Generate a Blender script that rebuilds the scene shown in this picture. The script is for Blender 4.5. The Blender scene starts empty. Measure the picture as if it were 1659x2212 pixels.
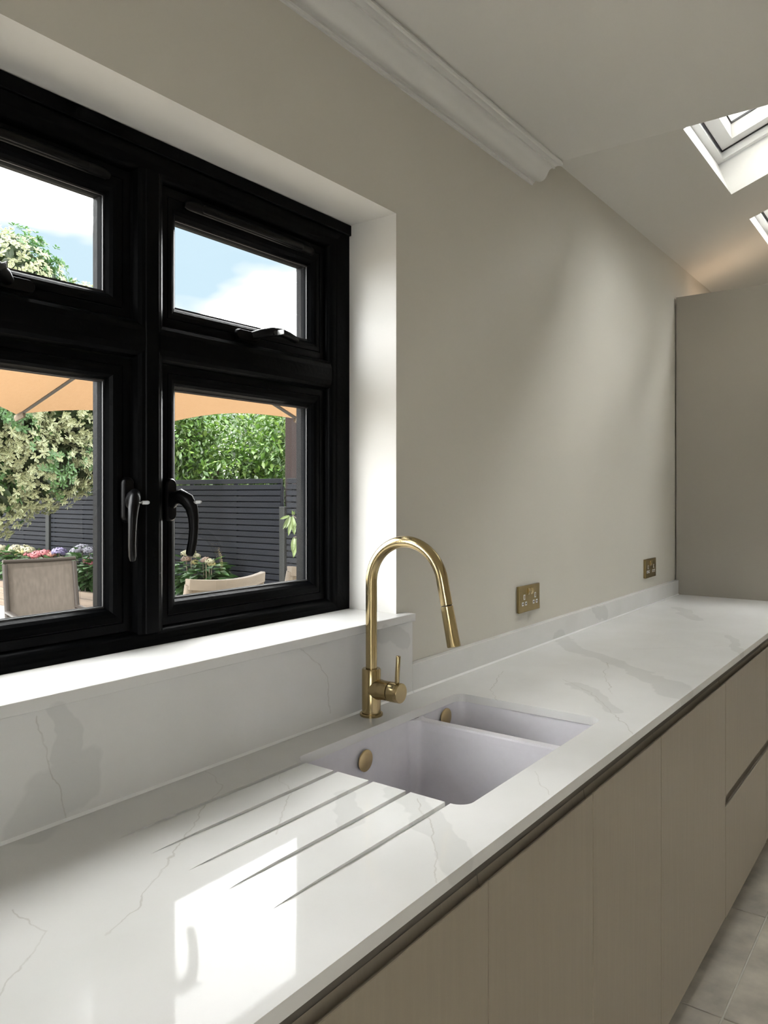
import bpy, math, random
import numpy as np
from mathutils import Vector, Matrix

random.seed(7)
rng = np.random.default_rng(11)
SC = bpy.context.scene
COL = SC.collection

# ------------------------------------------------------------------ camera
F_PX, U_VP, V_VP = 1655.0, 2055.0, 1066.0
YAW = math.atan((U_VP - 829.5) / F_PX)            # angle between the view and the worktop's run (+x)
cam_d = bpy.data.cameras.new('camera')
cam = bpy.data.objects.new('camera', cam_d)
COL.objects.link(cam)
cam.location = (0.0, -1.15, 1.43)
cam.rotation_euler = (math.radians(90), 0, YAW - math.radians(90))
cam_d.sensor_fit = 'VERTICAL'
cam_d.sensor_height = 24.0
cam_d.lens = F_PX / 2212 * 24.0
cam_d.shift_y = -(1106 - V_VP) / 2212
cam_d.clip_start = 0.02
cam_d.clip_end = 500
SC.camera = cam

# ------------------------------------------------------------------ view
SC.view_settings.view_transform = 'Standard'
SC.view_settings.look = 'None'
SC.view_settings.gamma = 1.0
SC.view_settings.use_curve_mapping = False
SC.view_settings.exposure = 0.92
SC.cycles.max_bounces = 5
SC.cycles.diffuse_bounces = 3
SC.cycles.glossy_bounces = 3
SC.cycles.transmission_bounces = 3
SC.cycles.caustics_reflective = False
SC.cycles.caustics_refractive = False
SC.cycles.use_light_tree = False

# ------------------------------------------------------------------ sky
world = bpy.data.worlds.new('sky')
SC.world = world
world.use_nodes = True
wn = world.node_tree.nodes
wl = world.node_tree.links
wn.clear()
world.cycles.sampling_method = 'MANUAL'
world.cycles.sample_map_resolution = 256
w_out = wn.new('ShaderNodeOutputWorld')
w_bg = wn.new('ShaderNodeBackground')
w_tc = wn.new('ShaderNodeTexCoord')
w_map = wn.new('ShaderNodeMapping')
w_map.inputs['Location'].default_value = (-0.95, -2.35, 2.04)
w_map.inputs['Scale'].default_value = (1.0, 1.0, 2.2)
w_nz = wn.new('ShaderNodeTexNoise')
w_nz.inputs['Scale'].default_value = 3.2
w_nz.inputs['Detail'].default_value = 4
w_nz.inputs['Roughness'].default_value = 0.55
w_rp = wn.new('ShaderNodeValToRGB')
w_rp.color_ramp.elements[0].position = 0.42
w_rp.color_ramp.elements[0].color = (0.37, 0.48, 0.55, 1)
w_rp.color_ramp.elements[1].position = 0.53
w_rp.color_ramp.elements[1].color = (12.0, 12.0, 12.0, 1)
e_mid = w_rp.color_ramp.elements.new(0.465)              # thin haze round the clouds
e_mid.color = (0.56, 0.60, 0.62, 1)
w_bg.inputs['Strength'].default_value = 1.0
wl.new(w_tc.outputs['Generated'], w_map.inputs['Vector'])
wl.new(w_map.outputs['Vector'], w_nz.inputs['Vector'])
wl.new(w_nz.outputs['Fac'], w_rp.inputs['Fac'])
wl.new(w_rp.outputs['Color'], w_bg.inputs['Color'])
wl.new(w_bg.outputs['Background'], w_out.inputs['Surface'])

# ------------------------------------------------------------------ sun
sun_d = bpy.data.lights.new('sun', 'SUN')
sun_d.energy = 5.0
sun_d.color = (1.0, 0.955, 0.89)
sun_d.angle = math.radians(0.6)
sun = bpy.data.objects.new('sun', sun_d)
COL.objects.link(sun)
sun.location = (-6, 3, 9)
sun.rotation_euler = Vector((-0.60, 0.06, 0.80)).to_track_quat('Z', 'Y').to_euler()


# ------------------------------------------------------------------ helpers: objects
def tag(o, label=None, category=None, group=None, kind=None):
    if label: o['label'] = label
    if category: o['category'] = category
    if group: o['group'] = group
    if kind: o['kind'] = kind
    return o


def thing(name, label, category, loc=(0, 0, 0), rz=0.0, group=None):
    o = bpy.data.objects.new(name, None)
    o.empty_display_size = 0.05
    COL.objects.link(o)
    o.location = loc
    o.rotation_euler = (0, 0, rz)
    return tag(o, label, category, group)


def copy_tree(o, parent=None):
    c = o.copy()
    COL.objects.link(c)
    c.parent = parent
    for ch in [x for x in COL.objects if x.parent == o]:
        copy_tree(ch, c)
    return c


def abs_loc(o):
    v = Vector((0, 0, 0))
    while o is not None:
        v += o.location
        o = o.parent
    return v


class MB:
    def __init__(s):
        s.v, s.f = [], []

    def add(s, vs, fs):
        n = len(s.v)
        s.v += [tuple(p) for p in vs]
        s.f += [tuple(i + n for i in q) for q in fs]
        return s

    def box(s, x0, x1, y0, y1, z0, z1):
        return s.add([(x0, y0, z0), (x1, y0, z0), (x1, y1, z0), (x0, y1, z0), (x0, y0, z1), (x1, y0, z1), (x1, y1, z1), (x0, y1, z1)],
                     [(0, 3, 2, 1), (4, 5, 6, 7), (0, 1, 5, 4), (1, 2, 6, 5), (2, 3, 7, 6), (3, 0, 4, 7)])

    def frame(s, outer, inner, prof):
        """mitred rectangular ring in the xz plane; prof = [(t, y)], t from outer (0) to inner (1)"""
        (a0, a1, b0, b1), (c0, c1, d0, d1) = outer, inner
        co = [((a0, b0), (c0, d0)), ((a1, b0), (c1, d0)), ((a1, b1), (c1, d1)), ((a0, b1), (c0, d1))]
        vs, n = [], len(prof)
        for (o, i) in co:
            for t, y in prof:
                vs.append((o[0] + (i[0] - o[0]) * t, y, o[1] + (i[1] - o[1]) * t))
        fs = []
        for k in range(4):
            for j in range(n):
                fs.append((k * n + j, k * n + (j + 1) % n, ((k + 1) % 4) * n + (j + 1) % n, ((k + 1) % 4) * n + j))
        return s.add(vs, fs)

    def extrude(s, prof, axis, a, b):
        """closed profile; axis x: prof=(y,z); axis y: prof=(x,z); axis z: prof=(x,y)"""
        n = len(prof)
        def P(p, t):
            return (t, p[0], p[1]) if axis == 'x' else (p[0], t, p[1]) if axis == 'y' else (p[0], p[1], t)
        vs = [P(p, a) for p in prof] + [P(p, b) for p in prof]
        fs = [(j, (j + 1) % n, n + (j + 1) % n, n + j) for j in range(n)]
        fs += [tuple(range(n - 1, -1, -1)), tuple(range(n, 2 * n))]
        return s.add(vs, fs)

    def tube(s, path, rad, seg=16, flat=None, caps=True):
        """tube along a path; rad number or list; flat = (sx, sy) squash of the section"""
        P = [Vector(p) for p in path]
        n = len(P)
        R = rad if isinstance(rad, (list, tuple)) else [rad] * n
        up = None
        vs = []
        for i in range(n):
            t = (P[min(i + 1, n - 1)] - P[max(i - 1, 0)]).normalized()
            if up is None:
                up = Vector((1, 0, 0)) if abs(t.x) < 0.8 else Vector((0, 1, 0))
            up = (up - t * up.dot(t)).normalized()
            w = t.cross(up)
            fx, fy = flat if flat else (1, 1)
            for k in range(seg):
                a = 2 * math.pi * k / seg
                vs.append(P[i] + up * math.cos(a) * R[i] * fx + w * math.sin(a) * R[i] * fy)
        fs = []
        for i in range(n - 1):
            for k in range(seg):
                fs.append((i * seg + k, i * seg + (k + 1) % seg, (i + 1) * seg + (k + 1) % seg, (i + 1) * seg + k))
        if caps:
            fs += [tuple(range(seg - 1, -1, -1)), tuple((n - 1) * seg + k for k in range(seg))]
        return s.add(vs, fs)

    def lathe(s, origin, axis, prof, seg=32):
        """profile [(r, h)] around axis from origin, closed with caps"""
        o, ax = Vector(origin), Vector(axis).normalized()
        return s.tube([o + ax * h for r, h in prof], [max(r, 1e-5) for r, h in prof], seg)

    def build(s, name, mat, parent=None, org=None, smooth=None, bevel=0, bseg=2, label=None):
        m = bpy.data.meshes.new(name)
        vs = s.v
        if parent is not None and org is None:
            org = abs_loc(parent)
        if org is not None:
            vs = [(p[0] - org[0], p[1] - org[1], p[2] - org[2]) for p in vs]
        m.from_pydata(vs, [], s.f)
        m.update()
        o = bpy.data.objects.new(name, m)
        COL.objects.link(o)
        if parent is not None:
            o.parent = parent
        m.materials.append(mat)
        fix_normals(m)
        if bevel:
            b = o.modifiers.new('bevel', 'BEVEL')
            b.width, b.segments, b.limit_method, b.angle_limit = bevel, bseg, 'ANGLE', math.radians(40)
            b.harden_normals = False
            for p in m.polygons: p.use_smooth = True
            m.set_sharp_from_angle(angle=math.radians(50))
        if smooth:
            for p in m.polygons: p.use_smooth = True
            m.set_sharp_from_angle(angle=math.radians(smooth))
        if label: o['label'] = label
        return o


import bmesh
def fix_normals(m):
    bm = bmesh.new()
    bm.from_mesh(m)
    bmesh.ops.recalc_face_normals(bm, faces=bm.faces)
    bm.to_mesh(m)
    bm.free()


def rrect(x0, x1, y0, y1, r, n=6):
    pts = []
    for cx, cy, a0 in ((x1 - r, y1 - r, 0), (x0 + r, y1 - r, 90), (x0 + r, y0 + r, 180), (x1 - r, y0 + r, 270)):
        for k in range(n + 1):
            a = math.radians(a0 + 90 * k / n)
            pts.append((cx + r * math.cos(a), cy + r * math.sin(a)))
    return pts


# ------------------------------------------------------------------ helpers: materials
def mat_new(name):
    m = bpy.data.materials.new(name)
    m.use_nodes = True
    nt = m.node_tree
    nt.nodes.clear()
    out = nt.nodes.new('ShaderNodeOutputMaterial')
    return m, nt, out


def N(nt, t, **kw):
    n = nt.nodes.new(t)
    for k, v in kw.items():
        if k in n.inputs: n.inputs[k].default_value = v
        else: setattr(n, k, v)
    return n


def pmat(name, col, rough=0.5, metal=0.0, var=0.06, scale=8.0, stretch=(1, 1, 1), bump=0.0, bscale=None, spec=0.5, rand=0.0, coat=0.0, detail=4, aniso=0.0):
    """principled material whose colour is gently varied by noise, with optional fine relief"""
    m, nt, out = mat_new(name)
    L = nt.links.new
    p = N(nt, 'ShaderNodeBsdfPrincipled')
    p.inputs['Roughness'].default_value = rough
    p.inputs['Metallic'].default_value = metal
    p.inputs['Specular IOR Level'].default_value = spec
    p.inputs['Coat Weight'].default_value = coat
    p.inputs['Anisotropic'].default_value = aniso
    tc = N(nt, 'ShaderNodeTexCoord')
    mp = N(nt, 'ShaderNodeMapping')
    mp.inputs['Scale'].default_value = stretch
    L(tc.outputs['Object'], mp.inputs['Vector'])
    nz = N(nt, 'ShaderNodeTexNoise')
    nz.inputs['Scale'].default_value = scale
    nz.inputs['Detail'].default_value = detail
    L(mp.outputs['Vector'], nz.inputs['Vector'])
    rp = N(nt, 'ShaderNodeValToRGB')
    lo = [max(0, c * (1 - var)) for c in col]
    hi = [min(1, c * (1 + var)) for c in col]
    rp.color_ramp.elements[0].position, rp.color_ramp.elements[0].color = 0.3, (*lo, 1)
    rp.color_ramp.elements[1].position, rp.color_ramp.elements[1].color = 0.7, (*hi, 1)
    L(nz.outputs['Fac'], rp.inputs['Fac'])
    src = rp.outputs['Color']
    if rand:
        oi = N(nt, 'ShaderNodeObjectInfo')
        mr = N(nt, 'ShaderNodeMapRange')
        mr.inputs['To Min'].default_value, mr.inputs['To Max'].default_value = 1 - rand, 1 + rand
        L(oi.outputs['Random'], mr.inputs['Value'])
        mx = N(nt, 'ShaderNodeVectorMath', operation='SCALE')
        L(src, mx.inputs[0])
        L(mr.outputs['Result'], mx.inputs['Scale'])
        src = mx.outputs['Vector']
    L(src, p.inputs['Base Color'])
    if bump:
        nb = N(nt, 'ShaderNodeTexNoise')
        nb.inputs['Scale'].default_value = bscale or scale * 6
        nb.inputs['Detail'].default_value = 3
        L(mp.outputs['Vector'], nb.inputs['Vector'])
        b = N(nt, 'ShaderNodeBump')
        b.inputs['Strength'].default_value = bump
        b.inputs['Distance'].default_value = 0.002
        L(nb.outputs['Fac'], b.inputs['Height'])
        L(b.outputs['Normal'], p.inputs['Normal'])
    L(p.outputs['BSDF'], out.inputs['Surface'])
    return m


def leafmat(name, rough=0.45, trans=0.35, tint=(1, 1, 1)):
    """leaf: colour from the mesh's own colour attribute, with light passing through"""
    m, nt, out = mat_new(name)
    L = nt.links.new
    at = N(nt, 'ShaderNodeVertexColor', layer_name='Col')
    nz = N(nt, 'ShaderNodeTexNoise', Scale=3.0)
    tc = N(nt, 'ShaderNodeTexCoord')
    L(tc.outputs['Object'], nz.inputs['Vector'])
    mr = N(nt, 'ShaderNodeMapRange')
    mr.inputs['To Min'].default_value, mr.inputs['To Max'].default_value = 0.8, 1.2
    L(nz.outputs['Fac'], mr.inputs['Value'])
    mx = N(nt, 'ShaderNodeVectorMath', operation='SCALE')
    L(at.outputs['Color'], mx.inputs[0])
    L(mr.outputs['Result'], mx.inputs['Scale'])
    p = N(nt, 'ShaderNodeBsdfPrincipled', Roughness=rough)
    L(mx.outputs['Vector'], p.inputs['Base Color'])
    t = N(nt, 'ShaderNodeBsdfTranslucent')
    L(mx.outputs['Vector'], t.inputs['Color'])
    ms = N(nt, 'ShaderNodeMixShader', Fac=trans)
    L(p.outputs['BSDF'], ms.inputs[1])
    L(t.outputs['BSDF'], ms.inputs[2])
    L(ms.outputs['Shader'], out.inputs['Surface'])
    return m


def glassmat(name, tint=(0.97, 0.985, 0.98)):
    """thin pane: clear, with the reflection of a glass surface"""
    m, nt, out = mat_new(name)
    L = nt.links.new
    lw = N(nt, 'ShaderNodeLayerWeight', Blend=0.5)
    pw = N(nt, 'ShaderNodeMath', operation='POWER')
    pw.inputs[1].default_value = 5.0
    L(lw.outputs['Facing'], pw.inputs[0])
    sc = N(nt, 'ShaderNodeMath', operation='MULTIPLY_ADD')
    sc.inputs[1].default_value, sc.inputs[2].default_value = 0.90, 0.042
    sc.use_clamp = True
    L(pw.outputs['Value'], sc.inputs[0])
    nz = N(nt, 'ShaderNodeTexNoise', Scale=3.0)
    rp = N(nt, 'ShaderNodeValToRGB')
    rp.color_ramp.elements[0].color = (*tint, 1)
    rp.color_ramp.elements[1].color = (min(1, tint[0] + .01), min(1, tint[1] + .01), min(1, tint[2] + .01), 1)
    L(nz.outputs['Fac'], rp.inputs['Fac'])
    tr = N(nt, 'ShaderNodeBsdfTransparent')
    L(rp.outputs['Color'], tr.inputs['Color'])
    gl = N(nt, 'ShaderNodeBsdfGlossy', Roughness=0.0)
    ms = N(nt, 'ShaderNodeMixShader')
    L(sc.outputs['Value'], ms.inputs['Fac'])
    L(tr.outputs['BSDF'], ms.inputs[1])
    L(gl.outputs['BSDF'], ms.inputs[2])
    L(ms.outputs['Shader'], out.inputs['Surface'])
    return m


def quartzmat(name, cracks, bands):
    """white polished stone; thin veins and soft grey bands run where the slab has them (world coordinates)"""
    m, nt, out = mat_new(name)
    L = nt.links.new
    geo = N(nt, 'ShaderNodeNewGeometry')
    def warp(scale, amp, detail, keep):
        nz = N(nt, 'ShaderNodeTexNoise', Scale=scale, Detail=detail)
        L(geo.outputs['Position'], nz.inputs['Vector'])
        sb = N(nt, 'ShaderNodeVectorMath', operation='SUBTRACT')
        sb.inputs[1].default_value = (0.5, 0.5, 0.5)
        L(nz.outputs['Color'], sb.inputs[0])
        sl = N(nt, 'ShaderNodeVectorMath', operation='MULTIPLY')
        sl.inputs[1].default_value = [amp * q for q in keep]
        L(sb.outputs['Vector'], sl.inputs[0])
        ad = N(nt, 'ShaderNodeVectorMath', operation='ADD')
        L(geo.outputs['Position'], ad.inputs[0])
        L(sl.outputs['Vector'], ad.inputs[1])
        return ad.outputs['Vector']
    wp = {0: warp(20.0, 0.036, 4, (1, 1, 0)), 1: warp(20.0, 0.036, 4, (1, 0, 1))}
    wb = {0: warp(9.0, 0.10, 3, (1, 1, 0)), 1: warp(9.0, 0.10, 3, (1, 0, 1))}
    def face(poly): return 0 if all(abs(q[2] - W) < 1e-6 for q in poly) else 1

    def seg(P, A, B):
        A, B = Vector(A), Vector(B)
        AB = B - A
        s1 = N(nt, 'ShaderNodeVectorMath', operation='SUBTRACT'); s1.inputs[1].default_value = A
        L(P, s1.inputs[0])
        dt = N(nt, 'ShaderNodeVectorMath', operation='DOT_PRODUCT'); dt.inputs[1].default_value = AB / AB.length_squared
        L(s1.outputs['Vector'], dt.inputs[0])
        cl = N(nt, 'ShaderNodeClamp')
        L(dt.outputs['Value'], cl.inputs['Value'])
        sc = N(nt, 'ShaderNodeVectorMath', operation='SCALE'); sc.inputs[0].default_value = AB
        L(cl.outputs['Result'], sc.inputs['Scale'])
        ds = N(nt, 'ShaderNodeVectorMath', operation='DISTANCE')
        L(s1.outputs['Vector'], ds.inputs[0])
        L(sc.outputs['Vector'], ds.inputs[1])
        return ds.outputs['Value']

    def ramp(d, a, b):
        mr = N(nt, 'ShaderNodeMapRange')
        mr.inputs['From Min'].default_value, mr.inputs['From Max'].default_value = a, b
        mr.inputs['To Min'].default_value, mr.inputs['To Max'].default_value = 1.0, 0.0
        L(d, mr.inputs['Value'])
        return mr.outputs['Result']

    def big(vals, op):
        r = vals[0]
        for v in vals[1:]:
            mn = N(nt, 'ShaderNodeMath', operation=op)
            L(r, mn.inputs[0]); L(v, mn.inputs[1])
            r = mn.outputs['Value']
        return r
    cr = []
    for poly in cracks:
        for a, b in zip(poly, poly[1:]):
            cr.append(seg(wp[face(poly)], a, b))
    crack = ramp(big(cr, 'MINIMUM'), 0.0003, 0.0019)
    bd = []
    for poly, w in bands:
        for a, b in zip(poly, poly[1:]):
            bd.append(ramp(seg(wb[face(poly)], a, b), w * 0.85, w))
    band = big(bd, 'MAXIMUM')
    fade = N(nt, 'ShaderNodeTexNoise', Scale=14.0, Detail=3)
    L(geo.outputs['Position'], fade.inputs['Vector'])
    fr = N(nt, 'ShaderNodeMapRange')
    fr.inputs['From Min'].default_value, fr.inputs['From Max'].default_value = 0.36, 0.62
    fr.inputs['To Min'].default_value, fr.inputs['To Max'].default_value = 0.14, 0.34
    L(fade.outputs['Fac'], fr.inputs['Value'])
    cm = N(nt, 'ShaderNodeMath', operation='MULTIPLY')
    L(crack, cm.inputs[0]); L(fr.outputs['Result'], cm.inputs[1])
    bm_ = N(nt, 'ShaderNodeMath', operation='MULTIPLY'); bm_.inputs[1].default_value = 0.30
    L(band, bm_.inputs[0])
    # faint cloudiness of the stone
    cl = N(nt, 'ShaderNodeTexNoise', Scale=5.0, Detail=5)
    L(geo.outputs['Position'], cl.inputs['Vector'])
    base = N(nt, 'ShaderNodeValToRGB')
    base.color_ramp.elements[0].position, base.color_ramp.elements[0].color = 0.35, (0.735, 0.725, 0.70, 1)
    base.color_ramp.elements[1].position, base.color_ramp.elements[1].color = 0.65, (0.78, 0.77, 0.75, 1)
    L(cl.outputs['Fac'], base.inputs['Fac'])
    m1 = N(nt, 'ShaderNodeMix', data_type='RGBA')
    L(bm_.outputs['Value'], m1.inputs['Factor'])
    L(base.outputs['Color'], m1.inputs['A'])
    m1.inputs['B'].default_value = (0.50, 0.50, 0.48, 1)
    m2 = N(nt, 'ShaderNodeMix', data_type='RGBA')
    L(cm.outputs['Value'], m2.inputs['Factor'])
    L(m1.outputs['Result'], m2.inputs['A'])
    m2.inputs['B'].default_value = (0.30, 0.26, 0.20, 1)
    p = N(nt, 'ShaderNodeBsdfPrincipled', Roughness=0.045)
    p.inputs['Specular IOR Level'].default_value = 0.04
    L(m2.outputs['Result'], p.inputs['Base Color'])
    L(p.outputs['BSDF'], out.inputs['Surface'])
    return m


def brushed(name, col, rough=0.28):
    m = pmat(name, col, rough=rough, metal=1.0, var=0.05, scale=40, stretch=(1, 1, 0.05), bump=0.05, bscale=300)
    return m


M = {}
M['wall'] = pmat('greige_wall_paint', (0.66, 0.628, 0.556), rough=0.75, var=0.015, scale=3, detail=1)
M['ceil'] = pmat('white_ceiling_paint', (0.76, 0.748, 0.71), rough=0.8, var=0.01, scale=2, detail=1)
M['reveal'] = pmat('white_reveal_paint', (0.77, 0.755, 0.72), rough=0.7, var=0.015, scale=3, detail=1)
M['cornice'] = pmat('white_cornice_paint', (0.77, 0.765, 0.74), rough=0.7, var=0.01, scale=3)
M['silicone'] = pmat('white_silicone', (0.86, 0.86, 0.84), rough=0.35, var=0.01, scale=4)
M['white'] = pmat('white_gloss_paint', (0.90, 0.90, 0.89), rough=0.4, var=0.01, scale=4, detail=1)
M['black'] = pmat('black_woodgrain_foil', (0.0012, 0.0014, 0.0018), rough=0.34, var=0.2, scale=30, stretch=(1, 1, 1), bump=0.30, bscale=90, spec=0.055)
M['blackp'] = pmat('black_handle_paint', (0.002, 0.002, 0.0024), rough=0.32, var=0.1, scale=20, spec=0.13)
M['gasket'] = pmat('grey_glazing_spacer', (0.006, 0.0065, 0.0075), rough=0.6, var=0.05, spec=0.01)
M['hinge'] = pmat('grey_hinge_metal', (0.38, 0.38, 0.38), rough=0.4, metal=0.6, var=0.05)
M['gasket_dark'] = pmat('dark_rubber_seal', (0.02, 0.02, 0.022), rough=0.5, var=0.05)
M['steel'] = pmat('bright_steel', (0.16, 0.16, 0.155), rough=0.3, metal=1.0, var=0.05)
M['glass'] = glassmat('clear_window_glass')
M['brass'] = brushed('brushed_brass', (0.46, 0.36, 0.19), 0.20)
M['gold'] = brushed('polished_gold', (0.62, 0.48, 0.25), 0.28)
M['brass_d'] = brushed('antique_brass_plate', (0.34, 0.265, 0.125), 0.33)
M['dark'] = pmat('dark_gap', (0.02, 0.018, 0.016), rough=0.7, var=0.1)
M['pinw'] = pmat('white_socket_insert', (0.82, 0.82, 0.80), rough=0.4, var=0.02)
M['door'] = pmat('taupe_painted_ash', (0.345, 0.298, 0.226), rough=0.42, var=0.03, scale=6, stretch=(14, 1, 0.7), bump=0.22, bscale=16, detail=6)
M['carc'] = pmat('taupe_carcass_board', (0.17, 0.152, 0.124), rough=0.5, var=0.03)
M['tall'] = pmat('taupe_matt_panel', (0.39, 0.36, 0.305), rough=0.5, var=0.02, scale=3, detail=1)
M['sink'] = pmat('white_granite_composite', (0.755, 0.735, 0.77), rough=0.45, var=0.015, scale=60)
M['tile'] = pmat('grey_limestone_tile', (0.50, 0.455, 0.38), rough=0.5, var=0.33, scale=7, bump=0.15, rand=0.05, detail=9)
M['grout'] = pmat('pale_grout', (0.66, 0.63, 0.56), rough=0.9, var=0.05, scale=40)
M['fence'] = pmat('anthracite_fence_paint', (0.0036, 0.0044, 0.0066), rough=0.7, spec=0.1, var=0.25, scale=5, stretch=(1, .3, 6), bump=0.3, rand=0.10)
M['fpost'] = pmat('grey_green_post', (0.0080, 0.0090, 0.0088), rough=0.8, spec=0.2, var=0.12, scale=6)
M['sleeper'] = pmat('pale_timber_sleeper', (0.1000, 0.0725, 0.0500), rough=0.8, var=0.22, scale=4, stretch=(6, .5, 6), bump=0.3, rand=0.10)
M['soil'] = pmat('dark_bark_soil', (0.0070, 0.0055, 0.0045), rough=0.95, var=0.5, scale=30, bump=1.0)
M['gravel'] = pmat('pale_limestone_gravel', (0.24, 0.215, 0.175), rough=0.95, var=0.30, scale=16, bump=1.0, bscale=30)
M['slab'] = pmat('pale_grey_paving', (0.15, 0.147, 0.14), rough=0.85, var=0.10, scale=6, rand=0.06)
M['bark'] = pmat('brown_bark', (0.10, 0.075, 0.055), rough=0.9, var=0.35, scale=9, stretch=(3, 3, .6), bump=0.7)
M['bpost'] = pmat('brown_stained_post', (0.0115, 0.0072, 0.0066), rough=0.8, var=0.15, scale=6, stretch=(6, 6, .4), spec=0.1)
M['pole'] = pmat('dark_grey_aluminium', (0.0250, 0.0235, 0.0225), rough=0.5, metal=0.2, var=0.05)
M['cframe'] = pmat('taupe_aluminium_frame', (0.026, 0.022, 0.0195), rough=0.5, var=0.06, spec=0.12)
M['cwood'] = pmat('light_teak_frame', (0.088, 0.073, 0.058), rough=0.6, var=0.12, scale=5, stretch=(.5, 6, 6), spec=0.2)
M['sling'] = pmat('taupe_woven_sling', (0.066, 0.058, 0.0505), rough=0.8, var=0.16, scale=60, stretch=(1, 1, .25), bump=0.4, bscale=240, spec=0.1)
M['slingl'] = pmat('sand_woven_sling', (0.098, 0.080, 0.061), rough=0.8, var=0.10, scale=60, stretch=(1, 1, .25), bump=0.4, bscale=240, spec=0.1)
M['leaf'] = leafmat('leaf')
M['petal'] = leafmat('petal', rough=0.6, trans=0.25)
M['stone_out'] = pmat('cream_render', (0.60, 0.57, 0.50), rough=0.9, var=0.05)


def canopymat():
    m, nt, out = mat_new('sand_canopy_fabric')
    L = nt.links.new
    tc = N(nt, 'ShaderNodeTexCoord')
    nz = N(nt, 'ShaderNodeTexNoise', Scale=40.0, Detail=3)
    L(tc.outputs['Object'], nz.inputs['Vector'])
    rp = N(nt, 'ShaderNodeValToRGB')
    rp.color_ramp.elements[0].position, rp.color_ramp.elements[0].color = 0.3, (0.122, 0.074, 0.039, 1)
    rp.color_ramp.elements[1].position, rp.color_ramp.elements[1].color = 0.7, (0.133, 0.082, 0.044, 1)
    L(nz.outputs['Fac'], rp.inputs['Fac'])
    d = N(nt, 'ShaderNodeBsdfDiffuse')
    t = N(nt, 'ShaderNodeBsdfTranslucent')
    L(rp.outputs['Color'], d.inputs['Color']); L(rp.outputs['Color'], t.inputs['Color'])
    ms = N(nt, 'ShaderNodeMixShader', Fac=0.5)
    L(d.outputs['BSDF'], ms.inputs[1]); L(t.outputs['BSDF'], ms.inputs[2])
    L(ms.outputs['Shader'], out.inputs['Surface'])
    return m


M['canopy'] = canopymat()

W = 0.91                                                 # top of the worktop
def wt(*pts): return [(x, y, W) for x, y in pts]
def sp(*pts): return [(x, -0.02, z) for x, z in pts]
CRACKS = [wt((2.02, -0.28), (1.925, -0.394), (1.77, -0.514), (1.649, -0.601)),
          wt((0.957, -0.023), (0.93, -0.103), (0.791, -0.189), (0.712, -0.241), (0.591, -0.329), (0.53, -0.35)),
          wt((1.019, -0.155), (0.974, -0.226), (0.843, -0.327)),
          wt((1.083, -0.415), (1.013, -0.489), (0.867, -0.598)),
          wt((0.496, -0.211), (0.486, -0.261), (0.494, -0.286), (0.40, -0.36)),
          wt((1.32, -0.526), (1.28, -0.557), (1.231, -0.595)),
          wt((2.007, -0.094), (1.799, -0.169), (1.71, -0.238)),
          wt((2.30, -0.30), (2.12, -0.36), (1.95, -0.44)),
          wt((2.55, -0.30), (2.79, -0.521)),
          sp((0.629, 1.09), (0.643, 1.04), (0.657, 0.986), (0.678, 0.916)),
          sp((1.22, 1.09), (1.29, 1.045), (1.312, 1.0), (1.324, 0.937))]
BANDS = [(wt((2.60, 0.0), (2.448, -0.127), (2.298, -0.345), (2.129, -0.515)), 0.035),
         (wt((2.129, -0.515), (2.04, -0.60)), 0.045),
         (wt((1.99, -0.33), (1.80, -0.50)), 0.022),
         (wt((1.10, -0.38), (0.99, -0.53), (0.93, -0.60)), 0.03),
         (wt((1.02, -0.30), (0.94, -0.38)), 0.025),
         (wt((3.6, -0.15), (3.3, -0.30)), 0.03),
         (wt((3.0, -0.50), (2.70, -0.60)), 0.02),
         (sp((0.66, 1.10), (0.675, 1.02), (0.70, 0.97)), 0.022),
         (sp((0.70, 0.97), (0.63, 0.93)), 0.05),
         (sp((1.50, 1.08), (1.62, 1.05)), 0.03),
         (sp((2.92, 0.975), (3.05, 0.94)), 0.03)]
M['quartz'] = quartzmat('white_veined_quartz', CRACKS, BANDS)

# ================================================================== THE SETTING
RX0, RX1, RY0 = -2.2, 6.0, -4.3                         # room extents (window wall at y = 0)
CX = 2.40                                                # flat ceiling ends, vault begins
ZC, ZV, TV = 2.535, 2.63, 0.379                          # flat ceiling, vault spring line, vault slope
WX0, WX1, WZ0, WZ1 = 0.34, 1.606, 1.10, 2.152            # window opening


def struct(mb, name, mat, **kw):
    return tag(mb.build(name, mat, **kw), kind='structure')


# window wall: one sheet with the opening, 0.30 thick
def wall_with_hole(x0, x1, z0, z1, hx0, hx1, hz0, hz1, y0, y1):
    mb = MB()
    xs, zs = [x0, hx0, hx1, x1], [z0, hz0, hz1, z1]
    for y in (y0, y1):
        n = len(mb.v)
        for z in zs:
            for x in xs: mb.v.append((x, y, z))
        for j in range(3):
            for i in range(3):
                if (i, j) == (1, 1): continue
                a = n + j * 4 + i
                mb.f.append((a, a + 1, a + 5, a + 4))
    def lk(a, b): mb.f.append((a, b, b + 16, a + 16))
    for i in range(3): lk(i, i + 1); lk(12 + i, 13 + i)
    for j in range(3): lk(j * 4, j * 4 + 4); lk(j * 4 + 3, j * 4 + 7)
    lk(5, 6); lk(6, 10); lk(10, 9); lk(9, 5)
    return mb


ww = struct(wall_with_hole(RX0, RX1, 0.0, 2.66, WX0, WX1, WZ0, WZ1, 0.0, 0.30), 'wall_window', M['wall'])
ww.data.materials.append(M['reveal'])
for p in ww.data.polygons:                               # window reveal painted white
    c = p.center
    if WX0 - .001 < c.x < WX1 + .001 and WZ0 - .001 < c.z < WZ1 + .001 and abs(p.normal.y) < .5: p.material_index = 1

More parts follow.
